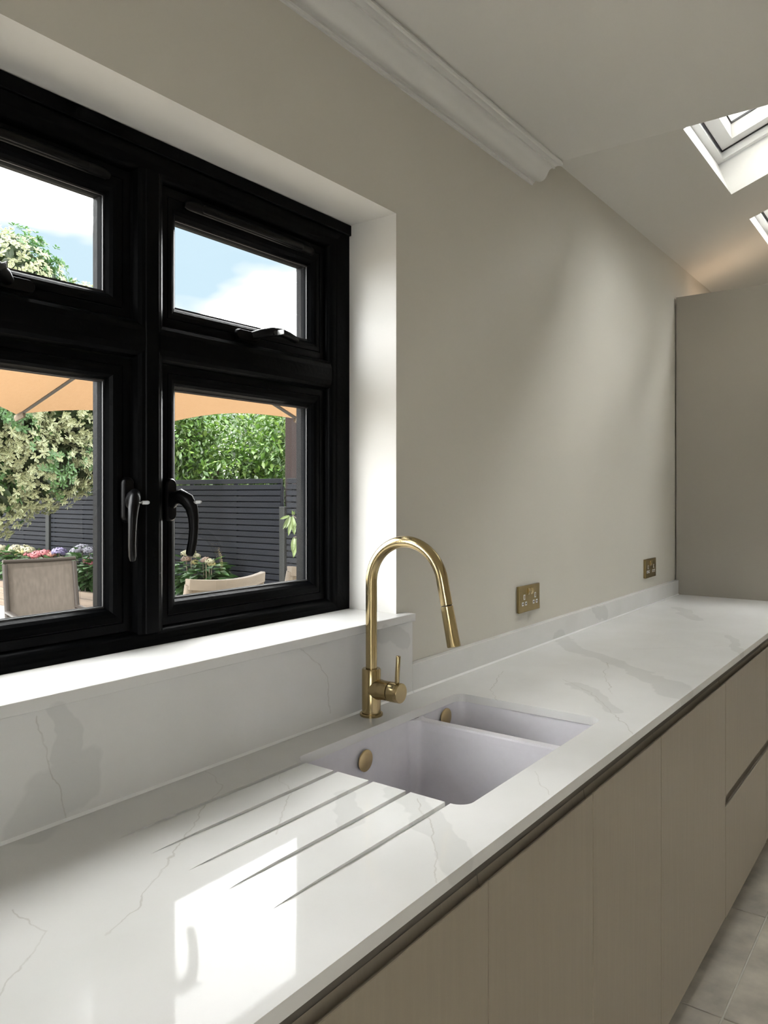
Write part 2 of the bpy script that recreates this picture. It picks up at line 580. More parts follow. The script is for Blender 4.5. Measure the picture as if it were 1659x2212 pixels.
# floor: grout bed with one tile piece per tile
fl = struct(MB().box(RX0, RX1, RY0, 0.0, -0.12, -0.004), 'floor', M['grout'])
TP, TG = 0.615, 0.005
tmesh = None
for i in range(-8, 6):
    for j in range(-6, 2):
        x0, y0 = 2.228 + i * TP, -0.648 + j * TP
        if x0 < RX0 - .3 or x0 > RX1 or y0 < RY0 - .3 or y0 > -0.05: continue
        if x0 + TP > RX1 or y0 + TP > 0 or x0 < RX0 or y0 < RY0:
            t = MB().box(max(x0, RX0) + TG / 2, min(x0 + TP, RX1) - TG / 2, max(y0, RY0) + TG / 2, min(y0 + TP, 0) - TG / 2, -0.008, 0.0)
            t.build('floor_tile', M['tile'], fl, bevel=0.0015)
            continue
        if tmesh is None:
            o = MB().box(TG / 2, TP - TG / 2, TG / 2, TP - TG / 2, -0.008, 0.0).build('floor_tile', M['tile'], fl, org=(0, 0, 0), bevel=0.0015)
            tmesh = o
        else:
            o = tmesh.copy(); COL.objects.link(o); o.parent = fl
        o.location = (x0, y0, 0)

# flat ceiling with its edge, cheek wall above the edge
struct(MB().box(RX0, CX, RY0, 0.0, ZC, ZC + 0.2), 'ceiling', M['ceil'])
struct(MB().extrude([(0.0, ZC + 0.2), (RY0, ZC + 0.2), (RY0, ZV - TV * RY0 + 0.16), (0.0, ZV + 0.16)], 'x', CX - 0.12, CX), 'wall_cheek', M['ceil'])

# vaulted ceiling with two skylight shafts (local: a along the slope, n out of the slope)
AL = math.atan(TV)
CA, SA = math.cos(AL), math.sin(AL)
def vp(x, a, n): return (x, -a * CA + n * SA, ZV + a * SA + n * CA)
VT = 0.155
LEN = -RY0 / CA
SK = [(2.912, 3.676), (4.058, 4.822)]
AS = [(0.385, 1.95)]
vb = MB()
xs = [CX, SK[0][0], SK[0][1], SK[1][0], SK[1][1], RX1]
as_ = [0.0, AS[0][0], AS[0][1], LEN]
HOLES = [(i, 1) for i in (1, 3)]
for n in (0, VT):
    k = len(vb.v)
    for a in as_:
        for x in xs: vb.v.append(vp(x, a, n))
    for j in range(3):
        for i in range(5):
            if (i, j) in HOLES: continue
            q = k + j * 6 + i
            vb.f.append((q, q + 1, q + 7, q + 6))
def lk(a, b): vb.f.append((a, b, b + 24, a + 24))
for i in range(5): lk(i, i + 1); lk(18 + i, 19 + i)
for j in range(3): lk(j * 6, j * 6 + 6); lk(j * 6 + 5, j * 6 + 11)
for i, j in HOLES:
    q = j * 6 + i
    lk(q, q + 1); lk(q + 1, q + 7); lk(q + 7, q + 6); lk(q + 6, q)
vault = vb.build('ceiling_vault', M['ceil'])
vault.data.materials.append(M['white'])
for p in vault.data.polygons:                            # shaft linings are gloss white
    c = p.center
    a = (-c.y * CA + (c.z - ZV) * SA)
    for sx0, sx1 in SK:
        for a0, a1 in AS:
            if sx0 - 0.01 < c.x < sx1 + 0.01 and a0 - 0.01 < a < a1 + 0.01: p.material_index = 1
tag(vault, kind='structure')

# skylights
for si, (sx0, sx1, A0, A1) in enumerate((x0, x1, a0, a1) for a0, a1 in AS for x0, x1 in SK):
    o = thing('window_%d' % (si + 2), None, None, vp((sx0 + sx1) / 2, A0, VT))
    tag(o, kind='structure')
    org = abs_loc(o)
    def ring(o4, i4, prof):
        mb = MB().frame(o4, i4, prof)                    # frame in (x, n, a)
        mb.v = [vp(x, a, n) for x, n, a in mb.v]
        return mb
    e = 0.004
    ring((sx0 - 0.03, sx1 + 0.03, A0 - 0.03, A1 + 0.03), (sx0 + 0.028, sx1 - 0.028, A0 + 0.03, A1 - 0.03),
         [(0, VT), (0.98, VT), (1, VT + 0.004), (1, VT + 0.10), (0, VT + 0.10)]).build('frame', M['white'], o)
    ring((sx0 + 0.031, sx1 - 0.031, A0 + 0.034, A1 - 0.034), (sx0 + 0.034, sx1 - 0.034, A0 + 0.038, A1 - 0.038),
         [(0, VT + 0.03), (1, VT + 0.03), (1, VT + 0.1), (0, VT + 0.1)]).build('seal', M['gasket_dark'], o)
    sash = ring((sx0 + 0.036, sx1 - 0.036, A0 + 0.04, A1 - 0.04), (sx0 + 0.11, sx1 - 0.11, A0 + 0.115, A1 - 0.115),
         [(0, VT + 0.035), (0.72, VT + 0.035), (1, VT + 0.085), (1, VT + 0.125), (0, VT + 0.125)]).build('sash', M['white'], o)
    ring((sx0 + 0.108, sx1 - 0.108, A0 + 0.113, A1 - 0.113), (sx0 + 0.116, sx1 - 0.116, A0 + 0.121, A1 - 0.121),
         [(0, VT + 0.086), (1, VT + 0.086), (1, VT + 0.094), (0, VT + 0.094)]).build('glazing_seal', M['gasket_dark'], sash)
    mb = MB().add([vp(sx0 + 0.1, A0 + 0.1, VT + 0.1), vp(sx1 - 0.1, A0 + 0.1, VT + 0.1), vp(sx1 - 0.1, A1 - 0.1, VT + 0.1), vp(sx0 + 0.1, A1 - 0.1, VT + 0.1)], [(0, 1, 2, 3)])
    mb.build('glass_pane', M['glass'], sash)
    mb = MB().box(sx0 + 0.030, sx0 + 0.10, VT + 0.0, VT + 0.045, A0 + 0.30, A0 + 0.36)
    mb.v = [vp(x, a, n) for x, n, a in mb.v]
    mb.build('hinge', M['hinge'], o, bevel=0.006)

# remaining walls
struct(MB().box(RX1, RX1 + 0.2, RY0, 0.0, 0.0, 4.6), 'wall_right', M['wall'])
struct(MB().box(RX0, RX1, RY0 - 0.2, RY0, 0.0, 4.5), 'wall_back', M['wall'])
DY0, DY1, DZ1 = -2.8, -1.7, 2.25                         # unseen glazed doors added behind the camera to light the room
lw_ = wall_with_hole(RY0, 0.0, 0.0, 2.735, DY0, DY1, 0.002, DZ1, RX0 - 0.2, RX0)
lw_.v = [(y, x, z) for x, y, z in lw_.v]
struct(lw_, 'wall_left', M['wall'])
door = thing('added_door_1', None, None, (RX0 - 0.1, (DY0 + DY1) / 2, 0))
tag(door, kind='structure')
n_d = 2
dw = (DY1 - DY0) / n_d
for k in range(n_d):
    a, b = DY0 + k * dw, DY0 + (k + 1) * dw
    yy = RX0 - 0.10
    mb = MB().frame((a, b, 0.004, DZ1), (a + 0.045, b - 0.045, 0.06, DZ1 - 0.05), [(0, yy - 0.03), (1, yy - 0.03), (1, yy + 0.03), (0, yy + 0.03)])
    mb.v = [(y, x, z) for x, y, z in mb.v]
    leaf = mb.build('added_door_leaf', M['black'], door)
    MB().add([(yy, a + 0.04, 0.05), (yy, b - 0.04, 0.05), (yy, b - 0.04, DZ1 - 0.04), (yy, a + 0.04, DZ1 - 0.04)], [(0, 1, 2, 3)]).build('glass_pane', M['glass'], leaf)

# upper storey over the flat-ceiling half of the house (its outside is out of sight; it shades the roof lights)
struct(MB().box(RX0, CX - 0.13, RY0, 0.30, 2.75, 5.4), 'wall_upper', M['stone_out'])

# cornice along the window wall, cut square at the vault
cor = [(0.0, 2.480), (-0.005, 2.480), (-0.0055, 2.4855), (-0.0115, 2.486), (-0.012, 2.4915), (-0.019, 2.492), (-0.0195, 2.4885), (-0.028, 2.4855), (-0.036, 2.4845), (-0.044, 2.4865), (-0.051, 2.4915), (-0.0565, 2.499), (-0.0605, 2.508),
       (-0.065, 2.515), (-0.071, 2.519), (-0.079, 2.5205), (-0.0795, 2.516), (-0.086, 2.5155), (-0.0865, 2.521), (-0.094, 2.5225), (-0.1015, 2.521), (-0.108, 2.5175), (-0.1125, 2.5195), (-0.1145, 2.525), (-0.1125, 2.5295), (-0.1095, 2.531), (-0.1095, ZC), (0.0, ZC)]
struct(MB().extrude(cor, 'x', RX0, CX - 0.002), 'trim_1', M['cornice'], smooth=32)

# ---------------------------------------------------------------- window
win = thing('window_1', None, None, (0.973, 0.19, WZ0))
tag(win, kind='structure')
XC = 0.973
FY = 0.155
MB().frame((WX0, WX1, 1.085, 2.150), (0.416, 1.530, 1.152, 2.078),
           [(0, FY), (0.66, FY), (0.70, FY + 0.002), (0.84, FY + 0.004), (0.94, FY + 0.010), (1, FY + 0.019), (1, 0.24), (0, 0.24)]).build('outer_frame', M['black'], win, bevel=0.001)
MB().box(WX0 + 0.002, WX1 - 0.001, FY - 0.008, FY + 0.002, 2.122, 2.1505).build('head_trim', M['black'], win, bevel=0.002)
h = 0.035
mull = [(XC - h, 0.24), (XC - h, FY + 0.019), (XC - h * .86, FY + 0.009), (XC - h * .66, FY + 0.004), (XC - h * .48, FY + 0.002), (XC - h * .42, FY),
        (XC + h * .42, FY), (XC + h * .48, FY + 0.002), (XC + h * .66, FY + 0.004), (XC + h * .86, FY + 0.009), (XC + h, FY + 0.019), (XC + h, 0.24)]
MB().extrude(mull, 'z', 1.146, 2.086).build('mullion', M['black'], win)
TZ0, TZ1 = 1.703, 1.780
zc, hh = (TZ0 + TZ1) / 2, (TZ1 - TZ0) / 2
tran = [(0.24, zc - hh), (FY + 0.019, zc - hh), (FY + 0.009, zc - hh * .88), (FY + 0.004, zc - hh * .70), (FY + 0.0015, zc - hh * .5), (FY + 0.0005, zc - hh * .4),
        (FY + 0.0005, zc + hh * .4), (FY + 0.0015, zc + hh * .5), (FY + 0.004, zc + hh * .70), (FY + 0.009, zc + hh * .88), (FY + 0.019, zc + hh), (0.24, zc + hh)]
for a, b in ((0.412, XC - h * .5), (XC + h * .5, 1.534)):
    MB().extrude(tran, 'x', a, b).build('transom', M['black'], win)


def arc_lever(side):
    """cranked espagnolette handle on a stile: base plate, boss and a hanging lever; side = +1 cranks to +x"""
    x = XC + (0.057 if side > 0 else -0.047)
    mb = MB()
    y0 = 0.181
    base = [(x + p[0] * 1, p[1]) for p in rrect(-0.013, 0.013, 1.372, 1.462, 0.0125, 6)]
    n = len(base)
    vs = [(p[0], y0, p[1]) for p in base] + [(p[0], y0 - 0.010, p[1]) for p in base] + [(x + (p[0] - x) * .8, y0 - 0.014, 1.417 + (p[1] - 1.417) * .93) for p in base]
    fs = []
    for r in range(2):
        fs += [(r * n + j, r * n + (j + 1) % n, (r + 1) * n + (j + 1) % n, (r + 1) * n + j) for j in range(n)]
    fs += [tuple(range(n)), tuple(range(2 * n, 3 * n))]
    mb.add(vs, fs)
    return mb, x, y0


def handle_low(side, casement):
    mb, x, y0 = arc_lever(side)
    ctrl = [(0, -0.010, 1.408), (0, -0.022, 1.420), (side * .004, -0.036, 1.424), (side * .012, -0.047, 1.416), (side * .019, -0.053, 1.400), (side * .022, -0.055, 1.380),
            (side * .023, -0.055, 1.355), (side * .022, -0.053, 1.330), (side * .019, -0.050, 1.308), (side * .017, -0.048, 1.300)]
    rad = [0.013, 0.015, 0.016, 0.0155, 0.0135, 0.0115, 0.0100, 0.0098, 0.0100, 0.0075]
    hd = mb.build('handle_plate', M['blackp'], casement, smooth=40)
    MB().tube([(x + a, y0 + b, z) for a, b, z in ctrl], rad, 16, flat=(0.75, 1)).build('handle_lever', M['blackp'], casement, smooth=60)
    kx, ky, kz = x + side * .013, y0 - 0.058, 1.412
    MB().lathe((kx, ky + 0.006, kz), (0, -1, 0), [(0.0055, 0), (0.0055, 0.006), (0.0035, 0.0065)], 16).build('lock_barrel', M['steel'], casement)
    d = Vector((0.55 * 1, -0.6, 0.02)).normalized()
    k = Vector((kx, ky - 0.0, kz))
    MB().tube([k, k + d * 0.006, k + d * 0.010, k + d * 0.020, k + d * 0.023], [0.0015, 0.0015, 0.0042, 0.0042, 0.002], 8, flat=(0.15, 1)).build('key', M['steel'], casement)


def handle_up(side, casement, x0, z):
    """handle lying along the bottom rail of a top light; lever points to +x for side = +1"""
    y0 = 0.183
    pts = rrect(-0.022, 0.055, -0.012, 0.012, 0.0115, 6)
    vs, n = [], len(pts)
    for yy, s in ((y0, 1), (y0 - 0.010, 1), (y0 - 0.014, 0.88)):
        vs += [(x0 + side * p[0] * s, yy, z - 0.004 + p[1] * s) for p in pts]
    fs = []
    for r in range(2):
        fs += [(r * n + j, r * n + (j + 1) % n, (r + 1) * n + (j + 1) % n, (r + 1) * n + j) for j in range(n)]
    fs += [tuple(range(n)), tuple(range(2 * n, 3 * n))]
    MB().add(vs, fs).build('handle_plate', M['blackp'], casement, smooth=40)
    ctrl = [(0.03, -0.012, -0.002), (0.045, -0.028, 0.004), (0.065, -0.040, 0.010), (0.09, -0.044, 0.012), (0.12, -0.042, 0.009), (0.148, -0.038, 0.004), (0.156, -0.037, 0.003)]
    MB().tube([(x0 + side * a, y0 + b, z + c) for a, b, c in ctrl], [0.012, 0.013, 0.0125, 0.0115, 0.0105, 0.0100, 0.006], 16, flat=(1, .8)).build('handle_lever', M['blackp'], casement, smooth=60)
    kx, ky, kz = x0 + side * 0.066, y0 - 0.051, z + 0.006
    MB().lathe((kx, ky + 0.006, kz), (0, -1, 0), [(0.0055, 0), (0.0055, 0.007), (0.0035, 0.0075)], 16).build('lock_barrel', M['steel'], casement)
    MB().box(kx + 0.002, kx + 0.0045, ky - 0.026, ky - 0.002, kz - 0.006, kz + 0.006).build('key', M['steel'], casement, bevel=0.001)


SPROF = [(0, 0.179), (0.34, 0.179), (0.36, 0.1815), (0.39, 0.1815), (0.41, 0.179), (0.62, 0.180), (0.78, 0.183), (0.90, 0.188), (1, 0.196), (1, 0.236), (0, 0.236)]
for side in (-1, 1):
    for up in (0, 1):
        xa, xb = XC + side * h, XC + side * (1.530 - XC)
        x0, x1 = min(xa, xb) + 0.002, max(xa, xb) - 0.002
        z0, z1 = (1.782, 2.076) if up else (1.154, 1.701)
        gx = sorted((XC + side * 0.084, XC + side * (1.484 - XC)))
        gz = (1.828, 2.022) if up else (1.203, 1.655)
        cs = MB().frame((x0, x1, z0, z1), (gx[0], gx[1], gz[0], gz[1]), SPROF).build('casement', M['black'], win)
        MB().frame((gx[0] - .001, gx[1] + .001, gz[0] - .001, gz[1] + .001), (gx[0] + .0035, gx[1] - .0035, gz[0] + .0035, gz[1] - .0035),
                   [(0, 0.197), (1, 0.197), (1, 0.200), (0, 0.200)]).build('glazing_gasket', M['gasket_dark'], cs)
        MB().frame((gx[0] - .001, gx[1] + .001, gz[0] - .001, gz[1] + .001), (gx[0] + .0022, gx[1] - .0022, gz[0] + .0022, gz[1] - .0022),
                   [(0, 0.204), (1, 0.204), (1, 0.218), (0, 0.218)]).build('spacer_bar', M['gasket'], cs)
        for k, yy in enumerate((0.202,)):
            MB().add([(gx[0] - .002, yy, gz[0] - .002), (gx[1] + .002, yy, gz[0] - .002), (gx[1] + .002, yy, gz[1] + .002), (gx[0] - .002, yy, gz[1] + .002)], [(0, 1, 2, 3)]).build('glass_pane', M['glass'], cs)
        if up:
            v0, v1 = gx[0] + 0.012, gx[1] - 0.004
            zz = 2.052
            mb = MB()
            mb.tube([(v0, 0.175, zz), (v0 + 0.008, 0.173, zz), (v0 + 0.02, 0.171, zz), (v1 - 0.02, 0.171, zz), (v1 - 0.008, 0.173, zz), (v1, 0.175, zz)],
                    [0.006, 0.0105, 0.012, 0.012, 0.0105, 0.006], 14, flat=(0.8, 1))
            mb.build('trickle_vent', M['blackp'], cs, smooth=50)
            mb = MB()
            mb.tube([(v0 + 0.04, 0.165, zz - 0.001), (v0 + 0.045, 0.163, zz - 0.001), (v1 - 0.055, 0.163, zz - 0.001), (v1 - 0.05, 0.165, zz - 0.001)], [0.006, 0.009, 0.009, 0.006], 12, flat=(.7, 1))
            mb.build('vent_flap', M['blackp'], cs, smooth=50)
            handle_up(side, cs, XC + side * 0.262, 1.803)
        else:
            handle_low(side, cs)

# ================================================================== KITCHEN
# --- worktop with the sink cut-out and drainer grooves
SX0, SX1, SY0, SY1 = 1.100, 1.722, -0.503, -0.115
WTX0, WTX1 = -0.42, 4.078
wt_o = MB().box(WTX0, WTX1, -0.600, -0.001, 0.890, W).build('worktop', M['quartz'])
def cutter(mb):
    o = mb.build('cutter', M['quartz'])
    b = wt_o.modifiers.new('cut', 'BOOLEAN')
    b.operation, b.object, b.solver = 'DIFFERENCE', o, 'EXACT'
    return o
cuts = [cutter(MB().extrude(rrect(SX0, SX1, SY0, SY1, 0.028, 8), 'z', 0.85, 0.95))]
for gy in (-0.143, -0.223, -0.306, -0.388, -0.469):
    g0, g1, hw = 0.680, SX0 + 0.06, 0.0052
    vs, fs = [], []
    for x, d, w_ in ((g0, -0.0004, 0.0006), (g0 + 0.03, 0.0012, 0.003), (g0 + 0.10, 0.0030, hw), (g1, 0.0085, hw)):
        vs += [(x, gy - w_, W + 0.01), (x, gy + w_, W + 0.01), (x, gy + w_, W - d), (x, gy - w_, W - d)]
    for k in range(3):
        fs += [(k * 4 + j, k * 4 + (j + 1) % 4, k * 4 + 4 + (j + 1) % 4, k * 4 + 4 + j) for j in range(4)]
    fs += [(0, 1, 2, 3), (12, 13, 14, 15)]
    cuts.append(cutter(MB().add(vs, fs)))
dg = bpy.context.evaluated_depsgraph_get()
new = bpy.data.meshes.new_from_object(wt_o.evaluated_get(dg))
wt_o.modifiers.clear()
wt_o.data = new
for c in cuts: bpy.data.objects.remove(c, do_unlink=True)
bv = wt_o.modifiers.new('bevel', 'BEVEL')
bv.width, bv.segments, bv.limit_method, bv.angle_limit = 0.0014, 2, 'ANGLE', math.radians(50)
tag(wt_o, 'long white grey-veined quartz worktop with sink cut-out and drainer grooves', 'worktop')

tag(MB().box(1.652, WTX1, -0.020, -0.0005, W + 0.0003, 0.984).build('upstand', M['quartz'], bevel=0.0012),
    'low white quartz upstand along the wall below the brass sockets', 'upstand')
tag(MB().box(WTX0, 1.6515, -0.020, -0.0005, W + 0.0003, 1.0995).build('splashback', M['quartz'], bevel=0.0008),
    'white quartz splashback panel between worktop and window sill', 'splashback')
tag(wall_sill := MB().extrude([(0.18, -0.036), (1.643, -0.036), (1.643, -0.0005), (WX1 - 0.0008, -0.0005), (WX1 - 0.0008, 0.158), (WX0 + 0.0008, 0.158), (WX0 + 0.0008, -0.0005), (0.18, -0.0005)], 'z', 1.1000, 1.1200)
    .build('window_sill', M['quartz'], bevel=0.0014), 'white quartz window sill projecting below the black window', 'window sill')

for nm, xa, xb in (('upstand', 1.653, WTX1 - .001), ('splashback', WTX0, 1.651)):
    o_ = bpy.data.objects[nm]
    MB().extrude([(-0.0202, W + 0.0003), (-0.0245, W + 0.0003), (-0.0202, W + 0.0046)], 'x', xa, xb).build('silicone_bead', M['silicone'], o_)

# --- sink: two bowls under one cut-out
sink = thing('kitchen_sink', 'white undermounted one-and-a-half bowl sink with gold overflow caps', 'sink', ((SX0 + SX1) / 2, -0.31, 0.66))
ZS = 0.8885
def bowl(name, x0, x1, y0, y1, depth, ztop):
    n = 8
    rings = []
    t = 0.010
    o = 0.0
    def rg(dx, z, r): return [(p[0], p[1], z) for p in rrect(x0 + dx, x1 - dx, y0 + dx, y1 - dx, r, n)]
    rings = [rg(-t, ztop - depth - 0.012, 0.035), rg(-t, ztop, 0.035), rg(0, ztop, 0.028), rg(0.001, ztop - 0.004, 0.028), rg(0.006, ztop - depth + 0.035, 0.030), rg(0.010, ztop - depth + 0.016, 0.032),
             rg(0.022, ztop - depth + 0.004, 0.036), rg(0.045, ztop - depth, 0.04), rg(0.08, ztop - depth - 0.002, 0.02)]
    m = len(rings[0])
    mb = MB()
    for r in rings: mb.v += r
    for k in range(len(rings) - 1):
        mb.f += [(k * m + j, k * m + (j + 1) % m, (k + 1) * m + (j + 1) % m, (k + 1) * m + j) for j in range(m)]
    mb.f.append(tuple(range(m)))
    mb.f.append(tuple((len(rings) - 1) * m + j for j in range(m)))
    return mb.build(name, M['sink'], sink, smooth=45)
DV0, DV1 = 1.520, 1.547
bowl('main_bowl', SX0 - 0.004, DV0 + 0.002, SY0 - 0.004, SY1 + 0.004, 0.20, ZS)
bowl('half_bowl', DV1 - 0.002, SX1 + 0.004, SY0 - 0.004, SY1 + 0.004, 0.13, ZS)
MB().box(DV0 + 0.0005, DV1 - 0.0005, SY0 - 0.003, SY1 + 0.003, ZS - 0.03, ZS + 0.0004).build('divider', M['sink'], sink, bevel=0.004, bseg=3)
for cx, cz in ((1.322, 0.846), (1.654, 0.862)):
    MB().lathe((cx, SY1 + 0.005, cz), (0, -1, 0), [(0.015, 0), (0.015, 0.008), (0.0225, 0.009), (0.0235, 0.010), (0.0235, 0.0125), (0.0215, 0.0135), (0.001, 0.0137)], 36).build('overflow_cap', M['gold'], sink, smooth=35)
MB().lathe((1.31, -0.31, ZS - 0.2025), (0, 0, 1), [(0.045, 0), (0.045, 0.003), (0.03, 0.004), (0.001, 0.0035)], 32).build('basket_strainer', M['brass'], sink, smooth=35)

# --- tap
TX, TY = 1.425, -0.058
tap = thing('kitchen_tap', 'brushed brass arched kitchen tap with side lever and pull-out spray', 'tap', (TX, TY, W))
MB().lathe((TX, TY, W + 0.0005), (0, 0, 1), [(0.0262, 0), (0.0272, 0.0008), (0.0272, 0.0055), (0.0262, 0.0068), (0.0215, 0.0070)], 40).build('base_ring', M['brass'], tap, smooth=35)
MB().lathe((TX, TY, W + 0.0072), (0, 0, 1), [(0.0205, 0), (0.0222, 0.0006), (0.0222, 0.101), (0.0205, 0.1035), (0.0145, 0.1036)], 40).build('body', M['brass'], tap, smooth=35)
sprof = []
ang = math.radians(168)
yc, zcn, ra = TY - 0.0985, 1.222, 0.0985
path = [(TX, TY, 1.008), (TX, TY, 1.08), (TX, TY, 1.16), (TX, TY, 1.20)]
for k in range(33):
    a = ang * k / 32
    path.append((TX, yc + ra * math.cos(a), zcn + ra * math.sin(a)))
e0 = Vector(path[-1])
dr = Vector((0, -math.sin(math.radians(12)), -math.cos(math.radians(12))))
path.append(tuple(e0 + dr * 0.0575))
MB().tube(path, 0.0133, 28).build('spout', M['brass'], tap, smooth=60)
s0 = e0 + dr * 0.0575
MB().tube([s0 - dr * 0.004, s0 + dr * 0.002], 0.0115, 28).build('joint_ring', M['dark'], tap)
MB().tube([s0 + dr * 0.002, s0 + dr * 0.003, s0 + dr * 0.089, s0 + dr * 0.0905, s0 + dr * 0.0906], [0.0128, 0.0138, 0.0152, 0.0146, 0.010], 32).build('spray_head', M['brass'], tap, smooth=35)
ZSB = 0.9745
fill = [(0.0300, 0.010), (0.0262, 0.0185), (0.0240, 0.024), (0.0226, 0.030), (0.0222, 0.040), (0.0222, 0.0535)]
MB().lathe((TX, TY, ZSB), (0, -1, 0), [(0.0200, 0.0)] + fill[2:] + [(0.0205, 0.0545)], 40).build('valve_stub', M['brass'], tap, smooth=35)
MB().lathe((TX, TY - 0.0535, ZSB), (0, -1, 0), [(0.0200, 0), (0.0200, 0.003)], 40).build('shadow_gap', M['dark'], tap)
MB().lathe((TX, TY - 0.0560, ZSB), (0, -1, 0), [(0.0212, 0), (0.0226, 0.0010), (0.0226, 0.0285), (0.0218, 0.0298), (0.001, 0.0300)], 40).build('handle_cap', M['brass'], tap, smooth=35)
MB().tube([(TX, TY - 0.074, ZSB + 0.018), (TX, TY - 0.075, ZSB + 0.045), (TX, TY - 0.0775, ZSB + 0.083), (TX, TY - 0.0777, ZSB + 0.0845)], [0.0052, 0.0052, 0.0052, 0.0044], 20).build('lever', M['brass'], tap, smooth=50)

# --- base cabinets
YD = -0.586                                              # outer face of the doors
def jdoor(x0, x1, z0, z1, bottom=True):
    """door with a finger-pull top edge: front lip, rounded trough, back rail"""
    lip = z1
    pr = [(YD + 0.020, z0), (YD + 0.0015, z0), (YD, z0 + 0.0015), (YD, lip - 0.002), (YD + 0.001, lip - 0.0004), (YD + 0.0025, lip), (YD + 0.0035, lip - 0.001)]
    cy, cz_, r = YD + 0.013, lip - 0.002, 0.0095
    for k in range(1, 9):
        a = math.radians(180 + 90 * k / 8 * 1.0)
        pr.append((cy + r * math.cos(a), cz_ + r * math.sin(a) * 1.25))
    pr += [(YD + 0.016, lip - 0.012), (YD + 0.0185, lip - 0.006), (YD + 0.020, lip + 0.004)]
    return MB().extrude(pr, 'x', x0, x1)


def tray(x0, x1, y0, y1, z0, z1, t):
    """open-topped carcass"""
    mb = MB()
    o = [(x0, y0), (x1, y0), (x1, y1), (x0, y1)]
    i = [(x0 + t, y0 + t), (x1 - t, y0 + t), (x1 - t, y1 - t), (x0 + t, y1 - t)]
    mb.v = [(*p, z0) for p in o] + [(*p, z1) for p in o] + [(*p, z1) for p in i] + [(*p, z0 + t) for p in i]
    for r in range(3):
        mb.f += [(r * 4 + j, r * 4 + (j + 1) % 4, r * 4 + 4 + (j + 1) % 4, r * 4 + 4 + j) for j in range(4)]
    mb.f += [(0, 1, 2, 3), (12, 13, 14, 15)]
    return mb


ZD0, ZD1 = 0.112, 0.842
splits = [-0.40, 0.16, 0.60, 1.028, 1.888, 2.545, 3.195, 4.074]
labels = ['taupe base cabinet at the near end of the worktop', 'taupe base cabinet second from the near end of the worktop',
          'taupe base cabinet with visible ash grain under the drainer grooves', 'double-door taupe base cabinet directly under the sink',
          'wide single-door taupe base cabinet right of the sink', 'taupe drawer base cabinet with two drawers before the last one',
          'farthest taupe drawer cabinet beside the tall unit']
for k in range(len(splits) - 1):
    a, b = splits[k], splits[k + 1]
    t = thing('base_cabinet', labels[k], 'cabinet', ((a + b) / 2, -0.30, ZD0), group='taupe base cabinets under the worktop')
    tray(a + 0.0008, b - 0.0008, YD + 0.0215, -0.03, ZD0, 0.8885, 0.018).build('body', M['carc'], t)
    g = 0.0016
    if k >= 5:
        jdoor(a + g, b - g, 0.487, ZD1).build('drawer_front', M['door'], t, smooth=30)
        jdoor(a + g, b - g, ZD0 + (-0.004 if k == 5 else 0), 0.452).build('drawer_front', M['door'], t, smooth=30)
    else:
        for da, db in ([(a, 1.450), (1.450, b)] if k == 3 else [(a, b)]):
            jdoor(da + g, db - g, ZD0, ZD1).build('door', M['door'], t, smooth=30)
struct(MB().box(-0.40, 4.074, -0.535, -0.520, 0.0005, ZD0 - 0.001), 'trim_2', M['carc'])

# --- tall unit
TCX = 4.080
tall = thing('tall_cabinet', 'tall taupe cabinet end standing on the floor beyond the worktop', 'cabinet', (TCX + 0.3, -0.32, 0))
MB().box(TCX, TCX + 0.020, -0.645, -0.007, 0.0005, 2.443).build('end_panel', M['tall'], tall, bevel=0.001)
MB().box(TCX + 0.0205, TCX + 0.62, -0.60, -0.012, 0.10, 2.425).build('body', M['carc'], tall)
for z0, z1 in ((0.112, 1.30), (1.304, 2.43)):
    MB().box(TCX + 0.0225, TCX + 0.618, -0.622, -0.601, z0, z1).build('door', M['door'], tall, bevel=0.001)
MB().box(TCX + 0.021, TCX + 0.62, -0.56, -0.02, 0.0005, 0.099).build('plinth', M['carc'], tall)

ledm, lnt, lout = mat_new('warm_led_strip')
lem = N(lnt, 'ShaderNodeEmission', Strength=7.0)
lbb = N(lnt, 'ShaderNodeBlackbody', Temperature=4300.0)
lnt.links.new(lbb.outputs['Color'], lem.inputs['Color'])
lnt.links.new(lem.outputs['Emission'], lout.inputs['Surface'])
MB().box(4.46, 4.475, -0.58, -0.04, 2.4255, 2.431).build('led_strip', ledm, tall)

